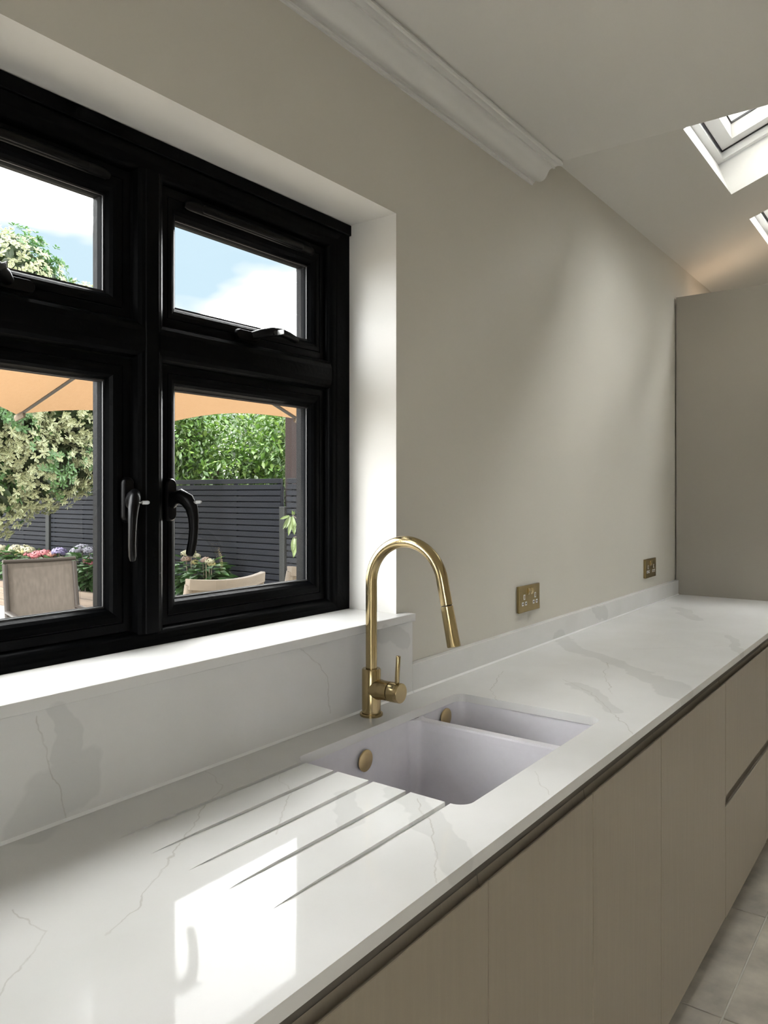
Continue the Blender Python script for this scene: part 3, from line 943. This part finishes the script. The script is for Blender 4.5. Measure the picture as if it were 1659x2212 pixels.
# --- double sockets
def socket(x0, label):
    t = thing('double_socket', label, 'socket', (x0 + 0.077, -0.006, 1.079), group='brass double sockets above the upstand')
    x1, z0, z1 = x0 + 0.154, 1.035, 1.123
    MB().box(x0 + 0.001, x1 - 0.001, -0.005, -0.0003, z0 + 0.001, z1 - 0.001).build('back_box', M['brass_d'], t)
    MB().box(x0, x1, -0.011, -0.005, z0, z1).build('face_plate', M['brass_d'], t, bevel=0.0012)
    Y = -0.0113
    for fx in (0.435, 0.565):
        c = x0 + 0.154 * fx
        mb = MB().extrude([(-0.011, 1.0905), (-0.0135, 1.0905), (-0.0180, 1.103), (-0.0150, 1.1135), (-0.011, 1.1135)], 'x', c - 0.0075, c + 0.0075)
        mb.build('rocker', M['brass'], t, bevel=0.001)
    for fc in (0.235, 0.765):
        c = x0 + 0.154 * fc
        for dx, z, w_, h_ in ((0, 1.0855, 0.0058, 0.0085), (-0.0118, 1.0635, 0.0062, 0.0062), (0.0118, 1.0635, 0.0062, 0.0062)):
            ins = MB().box(c + dx - w_, c + dx + w_, Y - 0.0004, Y + 0.0012, z - h_, z + h_).build('pin_insert', M['pinw'], t)
            if dx == 0:
                MB().box(c - 0.0024, c + 0.0024, Y - 0.0010, Y - 0.0003, z - 0.0055, z + 0.0055).build('pin_slot', M['brass_d'], ins)
            else:
                MB().box(c + dx - 0.0026, c + dx + 0.0026, Y - 0.0010, Y - 0.0003, z - 0.0022, z + 0.0022).build('pin_slot', M['dark'], ins)
    for fx in (0.075, 0.925):
        MB().lathe((x0 + 0.154 * fx, -0.0108, 1.079), (0, -1, 0), [(0.0036, 0), (0.0036, 0.0006), (0.002, 0.0010)], 14).build('screw', M['brass_d'], t)


socket(2.285, 'brass double socket nearer the window, above the upstand')
socket(3.578, 'brass double socket farther along, close to the tall cabinet')

# ================================================================== GARDEN
gr = struct(MB().box(-14, 26, 0.32, 34, -0.30, -0.012), 'garden_ground', M['gravel'])
struct(MB().box(-16, RX0 - 0.21, -12, 0.31, -0.30, -0.012), 'terrace_ground', M['slab'])
pm = None
for i in range(3):
    for j in range(11):
        if pm is None:
            pm = MB().box(0.004, 0.596, 0.004, 0.596, -0.02, 0.0).build('paving_slab', M['slab'], gr, org=(0, 0, 0), bevel=0.003)
            o = pm
        else:
            o = pm.copy(); COL.objects.link(o); o.parent = gr
        o.location = (3.15 + i * 0.60, 4.4 + j * 0.60, 0.0)

# --- slatted fence along the side boundary (x about 5.5), in bays between posts
FXB, ZF0, ZF1, PITCH = 5.5, 0.03, 1.60, 0.060
bays = [(0.55, 1.99), (2.11, 4.10), (4.185, 6.23), (6.31, 8.35), (8.45, 10.45)]
bl = ['slatted dark fence bay nearest the house, at the right edge of the right-hand pane', 'short slatted dark fence bay right of the gap in the right-hand pane',
      'slatted dark fence bay filling most of the lower right-hand pane', 'slatted dark fence bay right of the post in the lower left pane',
      'slatted dark fence bay left of the post in the lower left pane', 'farthest slatted dark fence bay behind the flowers']
nsl = int((ZF1 - ZF0) / PITCH)
for (y0, y1), lab in list(zip(bays, bl))[1:]:
    t = thing('garden_fence', lab, 'fence', (FXB, (y0 + y1) / 2, ZF0), group='slatted fence bays')
    first = None
    for k in range(nsl):
        if first is None:
            o = MB().box(FXB - 0.020, FXB, y0, y1, ZF0, ZF0 + 0.049).build('slat', M['fence'], t, bevel=0.003)
            first = o
        else:
            o = first.copy(); COL.objects.link(o); o.parent = t
        o.location.z = k * PITCH
    MB().box(FXB + 0.026, FXB + 0.034, y0, y1, ZF0, 1.50).build('added_gap_board', M['fence'], t)  # dark board added to stop light showing through the slat gaps
    ym = (y0 + y1) / 2
    for yb in (y0 + 0.03, ym - 0.35, ym + 0.35, y1 - 0.03):
        MB().box(FXB + 0.0005, FXB + 0.025, yb - 0.022, yb + 0.022, ZF0, ZF0 + nsl * PITCH - 0.012).build('batten', M['fence'], t)
for (y, z1, wd, lab) in ((2.05, 1.62, 0.09, 'grey fence post nearest the house'), (4.143, 1.30, 0.07, 'short grey fence post below the gap in the right-hand pane'),
                         (6.27, 1.62, 0.07, 'grey fence post hidden behind the window mullion'), (8.40, 1.62, 0.085, 'grey-green fence post standing in the lower left pane'),
                         (10.5, 1.62, 0.09, 'farthest grey fence post behind the flowers')):
    if y in (2.05, 6.27, 10.5): continue
    tag(MB().box(FXB - 0.045, FXB + 0.045, y - wd / 2, y + wd / 2, -0.012, z1).build('fence_post', M['fpost'], bevel=0.006), lab, 'post', 'fence posts')
tag(MB().box(5.60, 5.69, 4.145, 4.235, -0.012, 2.40).build('timber_post', M['bpost'], bevel=0.006), 'brown timber post rising behind the fence under the parasol', 'post')

# --- raised bed
bed = thing('raised_bed', 'raised planting bed of pale timber sleepers along the fence', 'planter', (5.22, 7.6, 0))
BX0, BX1, BY0, BY1 = 5.00, 5.44, 4.62, 11.2
for k in range(4):
    z = -0.01 + k * 0.078
    for (ya, yb) in ((BY0, 6.9), (6.903, 9.2), (9.203, BY1)):
        MB().box(BX0, BX0 + 0.06, ya, yb, z, z + 0.076).build('sleeper', M['sleeper'], bed, bevel=0.004)
    MB().box(BX0 + 0.061, BX1, BY0, BY0 + 0.06, z, z + 0.076).build('sleeper', M['sleeper'], bed, bevel=0.004)
sb = MB()
nx, ny = 9, 120
for j in range(ny + 1):
    for i in range(nx + 1):
        sb.v.append((BX0 + 0.062 + (BX1 - BX0 - 0.062) * i / nx, BY0 + 0.062 + (BY1 - BY0 - 0.062) * j / ny, 0.262 + random.uniform(-.02, .03)))
for j in range(ny):
    for i in range(nx):
        q = j * (nx + 1) + i
        sb.f.append((q, q + 1, q + nx + 2, q + nx + 1))
sb.build('soil', M['soil'], bed)


# --- leaves
def oval_leaves(C, D, Nn, Ln, Wd, col_mid, col_edge, fold=0.2, curl=0.12):
    """rounded leaves with a margin of another colour"""
    n = len(C)
    D = D / np.linalg.norm(D, axis=1, keepdims=True)
    S = np.cross(D, Nn); S /= (np.linalg.norm(S, axis=1, keepdims=True) + 1e-9)
    U = np.cross(S, D)
    L_, W_ = Ln[:, None], Wd[:, None]
    def at(t, w, f, c): return C + D * L_ * t + S * W_ * w - U * (W_ * f + L_ * c)
    V = np.stack([C, at(.38, .36, 0, 0), at(.38, 0, fold, 0), at(.38, -.36, 0, 0), at(.76, .46, 0, curl * .5), at(.76, 0, fold, curl * .5), at(.76, -.46, 0, curl * .5),
                  at(.96, .20, 0, curl), at(1.0, 0, 0, curl), at(.96, -.20, 0, curl)], 1).reshape(-1, 3)
    b = (np.arange(n) * 10)[:, None]
    T = [(0, 2, 1), (0, 3, 2), (1, 2, 5), (1, 5, 4), (2, 3, 6), (2, 6, 5), (4, 5, 7), (5, 8, 7), (5, 9, 8), (5, 6, 9)]
    Fc = np.concatenate([b + np.array([t]) for t in T], 0)
    e, m = col_edge, col_mid
    Cc = np.stack([e, e, m, e, e, m, e, e, e, e], 1).reshape(-1, 3)
    return V, Fc, Cc


def leaf_cloud(C, D, Nn, Ln, Wd, col_mid, col_edge, fold=0.25, curl=0.15):
    """many single leaves as one mesh: C base points, D directions, Nn normals, per-leaf length/width; returns verts, faces, colours"""
    n = len(C)
    D = D / np.linalg.norm(D, axis=1, keepdims=True)
    S = np.cross(D, Nn); S /= (np.linalg.norm(S, axis=1, keepdims=True) + 1e-9)
    U = np.cross(S, D)
    L_, W_ = Ln[:, None], Wd[:, None]
    v0 = C
    vm = C + D * L_ * .52 - U * W_ * fold
    vl = C + D * L_ * .50 + S * W_ * .5
    vr = C + D * L_ * .50 - S * W_ * .5
    vt = C + D * L_ - U * L_ * curl
    V = np.stack([v0, vl, vm, vr, vt], 1).reshape(-1, 3)
    b = (np.arange(n) * 5)[:, None]
    Fc = np.concatenate([b + np.array([[0, 2, 1]]), b + np.array([[0, 3, 2]]), b + np.array([[1, 2, 4]]), b + np.array([[2, 3, 4]])], 0)
    Cc = np.stack([col_edge, col_edge, col_mid, col_edge, col_edge], 1).reshape(-1, 3)
    return V, Fc, Cc


def np_mesh(name, V, Fc, Cc, mat, parent, smooth=False):
    org = abs_loc(parent)
    V = V - np.array(org)
    m = bpy.data.meshes.new(name)
    m.vertices.add(len(V)); m.vertices.foreach_set('co', V.astype(np.float32).ravel())
    k = Fc.shape[1]
    m.loops.add(len(Fc) * k); m.loops.foreach_set('vertex_index', Fc.astype(np.int32).ravel())
    m.polygons.add(len(Fc)); m.polygons.foreach_set('loop_start', np.arange(0, len(Fc) * k, k, dtype=np.int32))
    m.update(calc_edges=True)
    a = m.color_attributes.new('Col', 'FLOAT_COLOR', 'POINT')
    a.data.foreach_set('color', np.concatenate([Cc, np.ones((len(Cc), 1))], 1).astype(np.float32).ravel())
    m.materials.append(mat)
    if smooth:
        for p in m.polygons: p.use_smooth = True
    o = bpy.data.objects.new(name, m)
    COL.objects.link(o)
    o.parent = parent
    return o


def unit(n):
    v = rng.normal(size=(n, 3))
    return v / np.linalg.norm(v, axis=1, keepdims=True)


def rosettes(P, Out, k, ln, wd, cm, ce, shape=leaf_cloud):
    """k leaves spreading around each twig tip P that points along Out"""
    n = len(P)
    A = np.cross(Out, unit(n)); A /= np.linalg.norm(A, axis=1, keepdims=True)
    B = np.cross(Out, A)
    Vs, Fs, Cs, off = [], [], [], 0
    for j in range(k):
        th = 2 * math.pi * (j + rng.uniform(-.2, .2, n)) / k
        tilt = rng.uniform(-.1, 1.0, n)
        side = A * np.cos(th)[:, None] + B * np.sin(th)[:, None]
        D = side + Out * tilt[:, None]
        L_ = ln * rng.uniform(.7, 1.25, n); W_ = wd * rng.uniform(.8, 1.2, n)
        sh = rng.uniform(.8, 1.15, n)[:, None]
        V, Fc, Cc = shape(P + unit(n) * .006, D, Out, L_, W_, cm * sh, ce * sh)
        Vs.append(V); Fs.append(Fc + off); Cs.append(Cc); off += len(V)
    return np.concatenate(Vs), np.concatenate(Fs), np.concatenate(Cs)


# --- variegated shrub-tree filling the left panes
SCX, SCY = 3.46, 6.22
shrub = thing('variegated_shrub', 'large cream-edged variegated evergreen shrub overhanging the fence at left', 'shrub', (SCX - .1, SCY + .1, -0.012))
rt = np.array([.595, -.804, 0.])                          # to the right as seen from the kitchen
fw = np.array([-.804, -.595, 0.])                         # towards the kitchen
ctr = np.array([SCX, SCY, 2.50])
lobes = [(ctr, 1.0, 1.16, 1.22)]
for r_, f_, dz, rad in ((.35, .55, -1.0, .50), (-.15, .75, -.95, .52), (.75, .35, -.80, .46), (1.02, .05, -.72, .36), (1.0, .2, -.25, .42), (.85, .45, .25, .48), (.45, .85, -.35, .55), (.10, .90, .25, .55),
                        (.55, .35, .80, .48), (-.2, .4, .98, .55), (.95, -.1, .55, .38), (-.5, .8, -.3, .6), (-.6, .5, .6, .6), (.30, .80, .55, .45), (.62, .62, -.55, .42)):
    lobes.append((ctr + rt * r_ + fw * f_ + np.array([0, 0, dz]), rad, rad, rad))
Ps, Os = [], []
for c, r, rh, rz_ in lobes:
    n = int(3300 * rh * rh) if r < 1 else 5000
    d = unit(n)
    p = c + d * np.array([rh, rh, rz_]) * rng.uniform(.80, 1.05, n)[:, None]
    inside = np.zeros(n, bool)
    for c2, r2, h2, z2 in lobes:
        if c2 is c: continue
        inside |= np.linalg.norm((p - c2) / np.array([h2, h2, z2]), axis=1) < .70
    Ps.append(p[~inside]); Os.append((d + np.array([0, 0, .25]))[~inside])
P = np.concatenate(Ps); O = np.concatenate(Os); O /= np.linalg.norm(O, axis=1, keepdims=True)
n = len(P)
patch = np.sin(P[:, 0] * 5.1 + 1.3) * np.sin(P[:, 1] * 4.3) * np.sin(P[:, 2] * 4.7 + .6)      # reverted green shoots grow in patches
tone = (patch + rng.normal(0, .15, n)) < .20
cm = np.where(tone[:, None], np.array([.055, .085, .032]), np.array([.028, .080, .016]))
ce = np.where(tone[:, None], np.array([.33, .34, .19]), np.array([.050, .115, .030]))
V, Fc, Cc = rosettes(P, O, 7, .042, .0195, cm, ce, oval_leaves)
tag(np_mesh('foliage', V, Fc, Cc, M['leaf'], shrub), kind='stuff')
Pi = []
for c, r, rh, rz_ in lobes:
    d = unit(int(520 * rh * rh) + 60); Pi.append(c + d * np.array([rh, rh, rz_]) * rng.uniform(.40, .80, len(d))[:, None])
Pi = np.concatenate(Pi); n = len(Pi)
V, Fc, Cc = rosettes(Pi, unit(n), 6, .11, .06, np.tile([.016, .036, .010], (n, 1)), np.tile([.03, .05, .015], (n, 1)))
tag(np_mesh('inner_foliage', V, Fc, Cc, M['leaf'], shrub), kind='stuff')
bx, by = SCX - .1, SCY + .1
MB().tube([(bx, by, -0.012), (bx + .01, by - .02, .6), (bx + .04, by - .04, 1.3), (SCX, SCY, 2.1), (SCX, SCY, 2.9)], [.085, .07, .06, .05, .02], 10).build('trunk', M['bark'], shrub, smooth=60)
for k in range(1, 10):
    a = Vector((bx + .04, by - .04, 1.35 + .1 * k)); b = Vector(lobes[k][0])
    MB().tube([a, a.lerp(b, .5) + Vector((0, 0, .08)), b], [.03, .02, .008], 6).build('branch', M['bark'], shrub, smooth=60)


# --- deciduous trees beyond the fence
def tree(name, label, x, y, crown, rr, nleaf, cols, hh_):
    t = thing(name, label, 'tree', (x, y, -0.012), group='trees beyond the fence')
    c0 = np.array(crown)
    lob = [(c0, 1.0)]
    for k in range(12):
        lob.append((c0 + unit(1)[0] * np.array(rr) * .75, rng.uniform(.32, .55)))
    Ps, Ds = [], []
    for c, s in lob:
        n = int(nleaf * s * s / 3)
        d = unit(n)
        Ps.append(c + d * np.array(rr) * s * rng.uniform(.55, 1.03, n)[:, None]); Ds.append(d)
    P = np.concatenate(Ps); D = np.concatenate(Ds)
    keep = (P[:, 0] > 5.80)
    P, D = P[keep], D[keep]; n = len(P)
    D = D * .4 + unit(n) * .7 + np.array([0, 0, -.35])
    ci = rng.integers(0, len(cols), n)
    cc = np.array(cols)[ci] * rng.uniform(.75, 1.25, n)[:, None]
    V, Fc, Cc = leaf_cloud(P, D, unit(n) * .5 + np.array([0, 0, 1.]), rng.uniform(.05, .11, n), rng.uniform(.03, .055, n), cc, cc * 1.1)
    tag(np_mesh('foliage', V, Fc, Cc, M['leaf'], t), kind='stuff')
    MB().tube([(x, y, -.012), (x + .03, y + .05, .8), (x - .02, y + .1, 1.6), (c0[0], c0[1], c0[2])], [.09, .07, .055, .03], 10).build('trunk', M['bark'], t, smooth=60)
    for k in range(8):
        c = lob[1 + k][0]
        a = Vector((x - .01, y + .08, 1.25 + .06 * k))
        MB().tube([a, a.lerp(Vector(c), .5) + Vector((0, 0, .15)), Vector(c)], [.035, .022, .008], 6).build('branch', M['bark'], t, smooth=60)


G = [(0.0375, 0.0825, 0.0100), (0.0500, 0.1050, 0.0140), (0.0250, 0.0600, 0.0080), (0.0750, 0.1250, 0.0225), (0.0175, 0.0425, 0.0060)]
G2 = [(0.0225, 0.0500, 0.0080), (0.0300, 0.0650, 0.0100), (0.0150, 0.0350, 0.0060), (0.0450, 0.0800, 0.0175)]
tree('deciduous_tree', 'bright green leafy tree beyond the fence, left part of the right-hand pane', 6.75, 6.6, (6.75, 6.5, 1.75), (0.95, 1.2, 1.05), 17000, G, 3)
tree('deciduous_tree', 'bright green leafy tree beyond the fence, beside the brown post', 7.0, 5.0, (7.0, 4.9, 1.65), (0.95, 1.15, 1.0), 14000, G, 3)
tree('deciduous_tree', 'darker green tree behind the bright ones, seen through their gaps', 8.8, 7.2, (8.8, 7.2, 1.8), (1.2, 1.9, 1.15), 14000, G2, 3)
tree('deciduous_tree', 'green tree at the right edge of the right-hand pane behind the post', 8.2, 4.6, (8.2, 4.6, 1.7), (1.0, 1.6, 1.15), 8000, G2, 3)
tree('deciduous_tree', 'dark green tree behind the variegated shrub, above the far fence', 7.2, 9.6, (7.2, 9.6, 1.75), (1.2, 1.7, 1.1), 8000, G2, 3)


# --- hydrangeas
def floret_ball(c, r, col, n=150):
    d = unit(n); d[:, 2] = np.abs(d[:, 2]) * .9 - .25
    d /= np.linalg.norm(d, axis=1, keepdims=True)
    p = np.array(c) + d * np.array([r, r, r * .72]) * rng.uniform(.86, 1.05, n)[:, None]
    A = np.cross(d, unit(n)); A /= np.linalg.norm(A, axis=1, keepdims=True); B = np.cross(d, A)
    s = r * .17
    V = np.stack([p + A * s, p + B * s, p - A * s, p - B * s, p + d * s * .45], 1).reshape(-1, 3)
    b = (np.arange(n) * 5)[:, None]
    Fc = np.concatenate([b + np.array([[0, 1, 4]]), b + np.array([[1, 2, 4]]), b + np.array([[2, 3, 4]]), b + np.array([[3, 0, 4]])])
    cc = np.array(col)[None] * rng.uniform(.78, 1.2, n)[:, None]
    C2 = np.repeat(np.clip(cc, 0, 1), 5, 0)
    return V, Fc, C2


def hydrangea(label, x, y, z0, heads, nleaf, spread, height):
    t = thing('hydrangea', label, 'plant', (x, y, z0), group='hydrangeas in the raised bed')
    n = nleaf
    d = unit(n)
    P = np.array([x, y, z0 + height * .56]) + d * np.array([spread, spread, height * .42]) * rng.uniform(.5, 1, n)[:, None]
    D = d * np.array([1, 1, .3]) + np.array([0, 0, -.15])
    cc = np.array([0.0190, 0.0460, 0.0110])[None] * rng.uniform(.6, 1.4, n)[:, None]
    V, Fc, Cc = leaf_cloud(P, D, np.tile([0, 0, 1.], (n, 1)) + unit(n) * .3, rng.uniform(.09, .15, n), rng.uniform(.055, .09, n), cc * .8, cc * 1.15)
    tag(np_mesh('foliage', V, Fc, Cc, M['leaf'], t), kind='stuff')
    for (hx, hy, hz, r, col) in heads:
        V, Fc, Cc = floret_ball((hx, hy, hz), r, col)
        np_mesh('flower_head', V, Fc, Cc, M['petal'], t)
        MB().tube([(x + (hx - x) * .3, y + (hy - y) * .3, z0 - .02), (hx, hy, hz)], [.006, .004], 6).build('stem', M['bark'], t)


CR, YE, PK, SA_, LV, GL, RD, BR = (0.1800, 0.1700, 0.1000), (0.1800, 0.1600, 0.0550), (0.1700, 0.0375, 0.0425), (0.1700, 0.0650, 0.0425), (0.0850, 0.0700, 0.1350), (0.0775, 0.0750, 0.0950), (0.0800, 0.0030, 0.0080), (0.1200, 0.0750, 0.0500)
cmx, cmy, cmz = cam.location
cy_, sy_ = math.cos(YAW), math.sin(YAW)
def at_x(u, v, x):
    a, b = (u - 829.5) / F_PX, (v - V_VP) / F_PX
    dx, dy, dz = cy_ + a * sy_, sy_ - a * cy_, -b
    k = (x - cmx) / dx
    return (x, cmy + k * dy, cmz + k * dz)


def heads(lst, x=5.16):
    out = []
    for u, v, r, col in lst:
        xx = x + random.uniform(-.05, .08)
        out.append((*at_x(u, v, xx), r, col))
    return out


groups = [('cream and bronze hydrangea at the left edge of the lower left pane', [(2, 1186, .075, CR), (12, 1196, .07, BR), (32, 1192, .085, BR)]),
          ('pale yellow hydrangea next to the pink one', [(34, 1186, .08, CR), (52, 1187, .085, CR), (46, 1196, .075, YE), (64, 1190, .07, CR)]),
          ('bright pink hydrangea behind the sling chair', [(66, 1199, .08, PK), (82, 1200, .085, PK), (98, 1196, .075, PK), (74, 1213, .06, PK)]),
          ('salmon and lavender hydrangea above the sling chair', [(108, 1206, .065, SA_), (113, 1199, .06, SA_), (128, 1193, .085, LV), (137, 1196, .06, LV), (132, 1208, .05, CR)]),
          ('tall grey-lilac hydrangea right of the sling chair', [(166, 1193, .085, GL), (178, 1188, .095, GL), (194, 1191, .07, GL)]),
          ('dark red hydrangea at the right edge of the lower left pane', [(193, 1215, .075, RD), (206, 1217, .075, RD), (216, 1209, .06, YE), (203, 1206, .05, GL), (228, 1212, .07, CR)]),
          ('cream hydrangea below the window handle in the right-hand pane', [(402, 1197, .055, CR), (413, 1194, .05, CR), (424, 1202, .045, CR), (402, 1209, .05, BR), (421, 1216, .048, YE)]),
          ('bronze and lime hydrangea in the lower right-hand pane', [(445, 1211, .05, BR), (453, 1214, .048, CR), (458, 1220, .042, YE), (438, 1213, .04, GL)])]
for lab, lst in groups:
    hd = heads(lst)
    mx = sum(q[0] for q in hd) / len(hd); my = sum(q[1] for q in hd) / len(hd); mz = sum(q[2] for q in hd) / len(hd)
    hydrangea(lab, mx, my, 0.27, hd, 200, 0.22, (mz - 0.27) * 1.08)

# --- parasol
HX, HY, ZR, ZH, RR = 2.93, 2.80, 2.00, 2.50, 1.46
par = thing('parasol', 'large sand-coloured octagonal garden parasol with grey ribs', 'parasol', (HX, HY, 0))
A00 = math.radians(3.0)
mb = MB()
nr, na = 8, 64
mb.v.append((HX, HY, ZH))
for i in range(1, nr + 1):
    r = i / nr
    for k in range(na):
        th = A00 + 2 * math.pi * k / na
        ph = ((th - A00) % (math.pi / 4)) / (math.pi / 4) * 2 - 1          # -1..1 across a panel
        edge = math.cos(math.pi / 8) / math.cos(ph * math.pi / 8)
        bow = 1 - 0.05 * (1 - ph * ph) * r
        R = RR * r * edge * bow
        z = ZH - (ZH - ZR) * r + 0.055 * r * r * (1 - ph * ph)
        mb.v.append((HX + R * math.cos(th), HY + R * math.sin(th), z))
for k in range(na): mb.f.append((0, 1 + k, 1 + (k + 1) % na))
for i in range(nr - 1):
    for k in range(na):
        mb.f.append((1 + i * na + k, 1 + (i + 1) * na + k, 1 + (i + 1) * na + (k + 1) % na, 1 + i * na + (k + 1) % na))
cn = mb.build('canopy', M['canopy'], par, smooth=25)
for k in range(8):
    th = A00 + math.pi / 4 * k
    c, s_ = math.cos(th), math.sin(th)
    MB().tube([(HX + c * .05, HY + s_ * .05, ZH - .055), (HX + c * RR * .975, HY + s_ * RR * .975, ZR - .012)], .014, 4, flat=(.8, 1)).build('rib', M['pole'], par)
    MB().tube([(HX + c * RR * .93, HY + s_ * RR * .93, ZR - .004), (HX + c * (RR + .005), HY + s_ * (RR + .005), ZR - .03)], .026, 6, flat=(.5, 1)).build('rib_pocket', M['slingl'], par)
MB().lathe((HX, HY, ZH - .12), (0, 0, 1), [(.03, 0), (.05, .03), (.05, .08), (.03, .1), (.025, .16), (.01, .2)], 16).build('hub', M['pole'], par)
MB().lathe((HX, HY, 0.06), (0, 0, 1), [(.024, 0), (.024, ZH - .18)], 16).build('pole', M['pole'], par)
MB().lathe((HX, HY, -0.011), (0, 0, 1), [(.18, 0), (.19, .01), (.19, .05), (.15, .07), (.04, .075), (.04, .2)], 24).build('base', M['pole'], par, smooth=40)


# --- garden chairs
def chair(label, x, y, rz, frame, sling, curve, topz=1.0, light=False, w=0.24):
    t = thing('garden_chair', label, 'chair', (x, y, -0.011), rz, group='garden chairs under the parasol')
    o0 = (0, 0, 0)                                       # local: faces -y, width along x
    lean = 0.24
    def back(z): return 0.22 + (z - 0.43) * lean
    tz = topz + 0.011
    tr = 0.022 if not light else 0.030
    for s in (-1, 1):
        MB().tube([(s * w, 0.20, 0.0), (s * w, 0.21, 0.42), (s * w, back(.6), .6), (s * w, back(tz - .02), tz - .02)], .017 if not light else .022, 8, flat=(1, 1)).build('back_leg', frame, t, org=o0, smooth=50)
        MB().tube([(s * w, -0.26, 0.0), (s * w, -0.25, 0.62)], .016, 8).build('front_leg', frame, t, org=o0, smooth=50)
        MB().tube([(s * w, -0.27, 0.63), (s * w, 0.0, 0.64), (s * w, back(.64), .64)], .018, 8, flat=(1.2, .7)).build('armrest', frame, t, org=o0, smooth=50)
        MB().tube([(s * (w - .02), -0.25, 0.42), (s * (w - .02), 0.0, 0.405), (s * (w - .02), 0.215, 0.41)], .014, 8).build('seat_rail', frame, t, org=o0, smooth=50)
    tp, bx = [], []
    for k in range(13):
        q = k / 12 * 2 - 1
        zz = tz - curve * (1 - q * q) * .35
        yy = back(tz) + curve * (1 - q * q)
        tp.append((q * (w + .012), yy, zz))
    if light:
        mbx = MB()
        for p in tp: mbx.v += [(p[0], p[1] - .020, p[2] + .012), (p[0], p[1] + .020, p[2] + .012), (p[0], p[1] + .016, p[2] - .045), (p[0], p[1] - .018, p[2] - .045)]
        for k in range(12): mbx.f += [(k * 4 + j, k * 4 + (j + 1) % 4, k * 4 + 4 + (j + 1) % 4, k * 4 + 4 + j) for j in range(4)]
        mbx.f += [(0, 1, 2, 3), (48, 49, 50, 51)]
        mbx.build('top_rail', frame, t, org=o0, bevel=.003)
    else:
        MB().tube(tp, .014, 8).build('top_rail', frame, t, org=o0, smooth=50)
    def sheet(f, nu, nv, name, m_):
        a = MB()
        for sd in (0, .004):
            for j in range(nv + 1):
                for i in range(nu + 1): a.v.append(f(i / nu * 2 - 1, j / nv, sd))
        st = (nu + 1) * (nv + 1)
        for j in range(nv):
            for i in range(nu):
                q = j * (nu + 1) + i
                a.f += [(q, q + 1, q + nu + 2, q + nu + 1), (q + st, q + nu + 1 + st, q + nu + 2 + st, q + 1 + st)]
        return a.build(name, m_, t, org=o0, smooth=60)
    sheet(lambda q, v, d: (q * (w - .014), back(.46 + (tz - .47) * v) + curve * .9 * (1 - q * q) * (.3 + .7 * v) + .004 + d, .46 + (tz - .47) * v - curve * .35 * (1 - q * q) * v - (.03 if light else 0.0) * v), 10, 8, 'back_sling', sling)
    sheet(lambda q, v, d: (q * (w - .035), -.25 + .46 * v, .425 - .02 * (1 - q * q) - .015 * math.sin(v * math.pi) + d), 8, 6, 'seat_sling', sling)
    return t


chair('taupe sling garden chair with a straight back, facing the house', 2.785, 3.64, math.radians(-15.5), M['cframe'], M['sling'], 0.012, 0.965, w=0.228)
chair('tan garden chair with curved top rail, lower middle of right-hand pane', 2.83, 2.33, math.radians(180 - 4), M['cwood'], M['slingl'], 0.05, 0.98, True)
chair('tan garden chair cut off by the right window frame', 3.46, 2.28, math.radians(180 + 2), M['cwood'], M['slingl'], 0.05, 1.0, True)

# --- sapling with drooping leaves close outside the window
spl = thing('sapling', 'slender shoot with long drooping green leaves outside the right-hand pane', 'plant', (2.50, 1.00, -0.011))
MB().tube([(2.50, 1.00, -.011), (2.49, 1.0, .6), (2.46, 1.01, 1.1), (2.44, 1.02, 1.25)], [.009, .008, .006, .004], 8).build('stem', M['bark'], spl, smooth=60)
def at_d(u, v, d):
    a, b = (u - 829.5) / F_PX, (v - V_VP) / F_PX
    return Vector((cmx + d * (cy_ + a * sy_), cmy + d * (sy_ - a * cy_), cmz - d * b))
DS = 3.2
tw = [at_d(660, 1160, DS), at_d(648, 1142, DS), at_d(641, 1120, DS), at_d(633, 1114, DS), at_d(632, 1104, DS)]
MB().tube([(2.47, 1.005, 1.0)] + tw, [.004, .003, .0025, .002, .002, .001], 6).build('twig', M['bark'], spl, smooth=60)
MB().tube([at_d(664, 1158, DS), at_d(648, 1160, DS), at_d(638, 1160, DS), at_d(634, 1161, DS)], [.003, .0025, .002, .001], 6).build('twig', M['bark'], spl, smooth=60)
for (u0, v0, u1, v1, wpx) in ((625, 1114, 605, 1121, 6), (626, 1115, 611, 1143, 8), (627, 1116, 617, 1142, 7), (630, 1116, 623, 1157, 9), (632, 1115, 636, 1155, 11), (637, 1125, 633, 1150, 5), (640, 1129, 636, 1140, 4),
                              (635, 1160, 631, 1192, 10), (639, 1163, 634, 1204, 11), (646, 1160, 655, 1182, 9), (633, 1112, 631, 1103, 5), (634, 1112, 636, 1104, 4)):
    a, b = at_d(u0, v0, DS), at_d(u1, v1, DS - .02)
    d = b - a
    side = d.cross(Vector((-.68, -.73, 0))).normalized() * (wpx / F_PX * DS * .5)
    out_ = side.cross(d).normalized() * .006
    mb = MB()
    ns = 6
    for k in range(ns + 1):
        tt = k / ns
        wv = math.sin(math.pi * min(1, tt * .93 + .05)) ** .8
        p = a + d * tt + out_ * math.sin(tt * math.pi)
        mb.v += [tuple(p - side * wv), tuple(p - out_ * .5), tuple(p + side * wv)]
    for k in range(ns):
        q = k * 3
        mb.f += [(q, q + 1, q + 4, q + 3), (q + 1, q + 2, q + 5, q + 4)]
    o = mb.build('leaf', M['leaf'], spl)
    at = o.data.color_attributes.new('Col', 'FLOAT_COLOR', 'POINT')
    s = random.uniform(.8, 1.2)
    for i, e in enumerate(at.data): e.color = (.06 * s, .09 * s, .026 * s, 1) if i % 3 != 1 else (.08 * s, .115 * s, .036 * s, 1)
